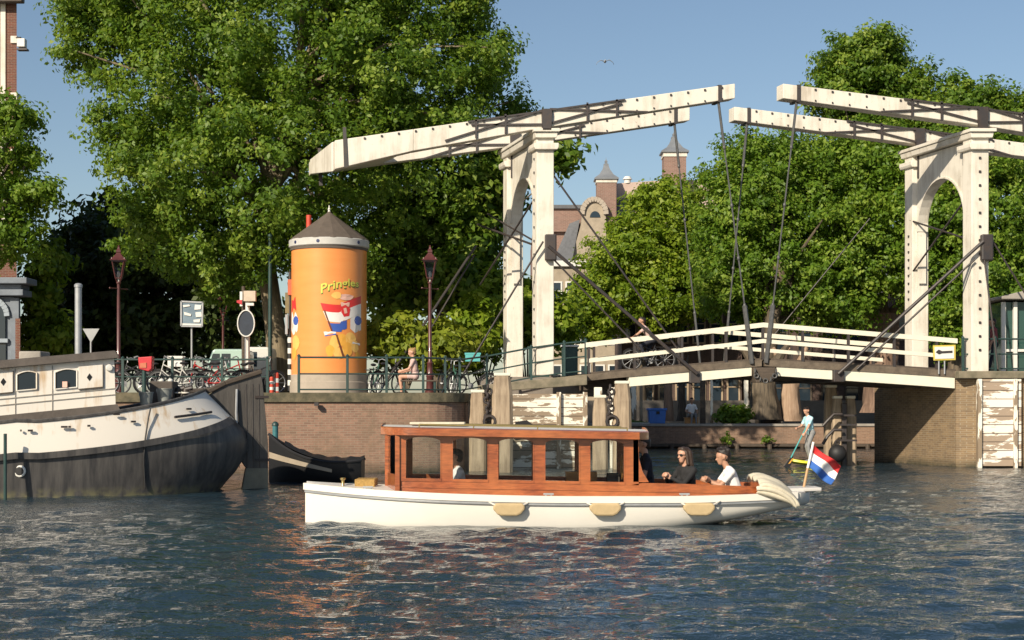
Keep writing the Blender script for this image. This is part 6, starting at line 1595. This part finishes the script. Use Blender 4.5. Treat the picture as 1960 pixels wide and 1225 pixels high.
# in the launch: yaw pi = facing the bow (left)
person('person in dark sunglasses and a black shirt sitting in the launch cockpit',(PX(1318,25.05),25.05,.38),R(180+35),seated(lean=.12,head=(.0,-.02),handL=(.38,-.02,.36),handR=(.40,-.10,.36),bust=True,curl=1.0,elbL=(-.3,.6,-.8),elbR=(-.3,-.6,-.8)),'cl_black','cl_black','hair_brown','skin',sleeve='long',extras=('glasses',),hairkind='long',voxel=.011)
person('person in a white t-shirt leaning forward on the launch coaming near its stern',(PX(1414,25.0),25.0,.38),R(180+6),seated(lean=.36,head=(.05,.05),handL=(.52,.0,.30),handR=(.50,.06,.31),elbL=(-.2,.5,-.9),elbR=(-.2,-.5,-.9),neck=.06),'cl_white','cl_grey','hair_dark','skin2',hairkind='curly',voxel=.011)
person('person in a black t-shirt standing behind the cabin steering the launch',(PX(1239,25.2),25.2,-.05),R(180),dict(hip=(0,0,.62),footL=(.1,.12,.04),footR=(0,-.12,.04),lean=.06,handL=(.30,.16,.80),handR=(.06,-.22,.62),head=(.1,.05)),'cl_navy','cl_navy','hair_dark','skin',hairkind='short',voxel=.012,scale=.98)
person('person in a white shirt sitting inside the front of the launch cabin',(PX(882,24.95),24.95,.35),R(180+12),seated(lean=.10,head=(-.3,0),handL=(.42,.14,.22),handR=(.38,-.2,.2)),'cl_white','cl_grey','hair_dark','skin2',hairkind='short',sleeve='long')
# paddler
SBX=PX(1543,48.4)
t=thing('paddle_board','yellow paddle board with a green tail behind the flag','paddle board',(SBX,48.4,.05))
b=MB(); rows=[]
for i in range(15):
    s=i/14; x=PX(1511,48.4)+(PX(1590,48.4)-PX(1511,48.4))*s; hw=.36*math.sin(math.pi*min(1,max(.02,s*.9+.06)))**.55; zz=.10+.10*(1-s)**3
    rows.append([V(x,48.4-hw,zz),V(x,48.4-hw*.9,zz+.06),V(x,48.4,zz+.075),V(x,48.4+hw*.9,zz+.06),V(x,48.4+hw,zz),V(x,48.4,zz-.07)])
b.grid(rows[:10],closed=True); b.add(rows[0],[tuple(range(6))]); b.build('board_nose',MT['yellow'],t,smooth=True)
b=MB(); b.grid(rows[9:],closed=True); b.add(rows[-1],[tuple(range(5,-1,-1))]); b.build('board_tail',M('board_green',(.25,.45,.06),.4,.1,4),t,smooth=True)
person('person in a light blue printed shirt standing on the yellow paddle board',(SBX+.10,48.4,.17),R(180+25),dict(hip=(-.05,0,.90),footL=(.08,.14,.07),footR=(-.12,-.14,.07),lean=.22,handL=(.42,.18,.66),handR=(.38,-.12,1.05),head=(.1,.35),curl=1.6),'cl_blue','cl_grey','hair_dark','skin','cl_grey',hairkind='short',scale=.98,voxel=.014)
t=thing('paddle','teal shafted paddle with a dark blade held by the paddler','paddle',tuple(P(1520,880,48.2)))
MB().tube([P(1543,818,48.2),P(1514,876,48.2)],.02,6).build('shaft',MT['teal'],t,smooth=True)
b=MB(); a,c=P(1516,873,48.2),P(1506,893,48.2); b.prism([a+V(-.04,0,0),a+V(.05,0,0),c+V(.14,0,.05),c+V(.06,0,-.05),c+V(-.10,0,0)],(0,.03,0)); b.build('blade',MT['paint_black'],t,bevel=.01)
b=MB(); b.prism([a+V(.0,-.01,-.08),a+V(.05,-.01,-.06),c+V(.10,-.01,.1),c+V(.04,-.01,.08)],(0,.008,0)); b.build('blade_stripe',MT['p_gold'],t)
# quay and bridge
person('person with fair hair in pink clothes sitting on the quay railing side near the lamp',(PX(795,46.0),46.0,2.75),R(180),seated(lean=.12,footL=(.40,.1,-.44),footR=(.30,-.12,-.44),handL=(.4,.1,.15),handR=(.35,-.12,.12),head=(.2,.15),trousers=False),'cl_pink','cl_pink','hair_blond','skin',hairkind='bun',scale=1.0,voxel=.015)
t=thing('bench','dark slatted quay bench under the person in pink','bench',(PX(797,46.2),46.2,QZ))
x=PX(800,46.1)
b=MB()
for yy in (45.85,46.0,46.15): b.box((x-.5,yy,2.60),(x+.6,yy+.1,2.64))
b.build('seat',MT['dark_wood'],t)
for xx in (x-.4,x+.5): b=MB(); b.box((xx-.03,45.88,QZ-.02),(xx+.03,46.22,2.597)); b.build('leg',MT['green_iron'],t)
person('person bent over the handlebar, cycling up the left bridge leaf',(4.05+.3,50.0,2.98),R(180),dict(hip=(-.15,0,1.0),footL=(.10,.1,.42),footR=(.02,-.1,.18),lean=.62,handL=(.55,.24,1.05),handR=(.55,-.24,1.05),head=(.2,-.1),neck=.05,curl=1.5,kneeL=(1,0,.3)),'cl_pink','cl_navy','hair_dark','skin2',hairkind='short',voxel=.015)
o=copy_tree(bk); o.location=(4.35,50.0,3.02); o.rotation_euler=(0,0,R(180)); o['label']='bicycle ridden up the left bridge leaf behind the white rails'
del o['group']
person('person in a dark red top walking past the kiosk by the right portal',(PX(1903,49.2),49.2,2.88),R(180),dict(hip=(0,0,.92),footL=(.2,.1,.07),footR=(-.15,-.1,.07),lean=.05,handL=(.2,.2,.85),handR=(.1,-.24,.8)),'cl_red','cl_navy','hair_dark','skin2',hairkind='short',voxel=.015)
person('person in white sitting on a box on the far quay right of the blue container',(PX(1323,72),72,1.45),R(-80),seated(lean=.1,handL=(.3,.2,.15),handR=(.3,-.2,.15)),'cl_white','cl_grey','hair_dark','skin2',hairkind='short',voxel=.016)
t=thing('wooden_box','brown wooden box seat on the far quay under the person in white','box',tb(1323,805,72))
b=MB(); b.box((PX(1323,72)-.3,71.85,1.0),(PX(1323,72)+.3,72.3,1.34)); b.build('case',MT['light_wood'],t,bevel=.01); b=MB(); b.box((PX(1323,72)-.33,71.82,1.343),(PX(1323,72)+.33,72.33,1.37)); b.build('lid',MT['light_wood'],t,bevel=.005)
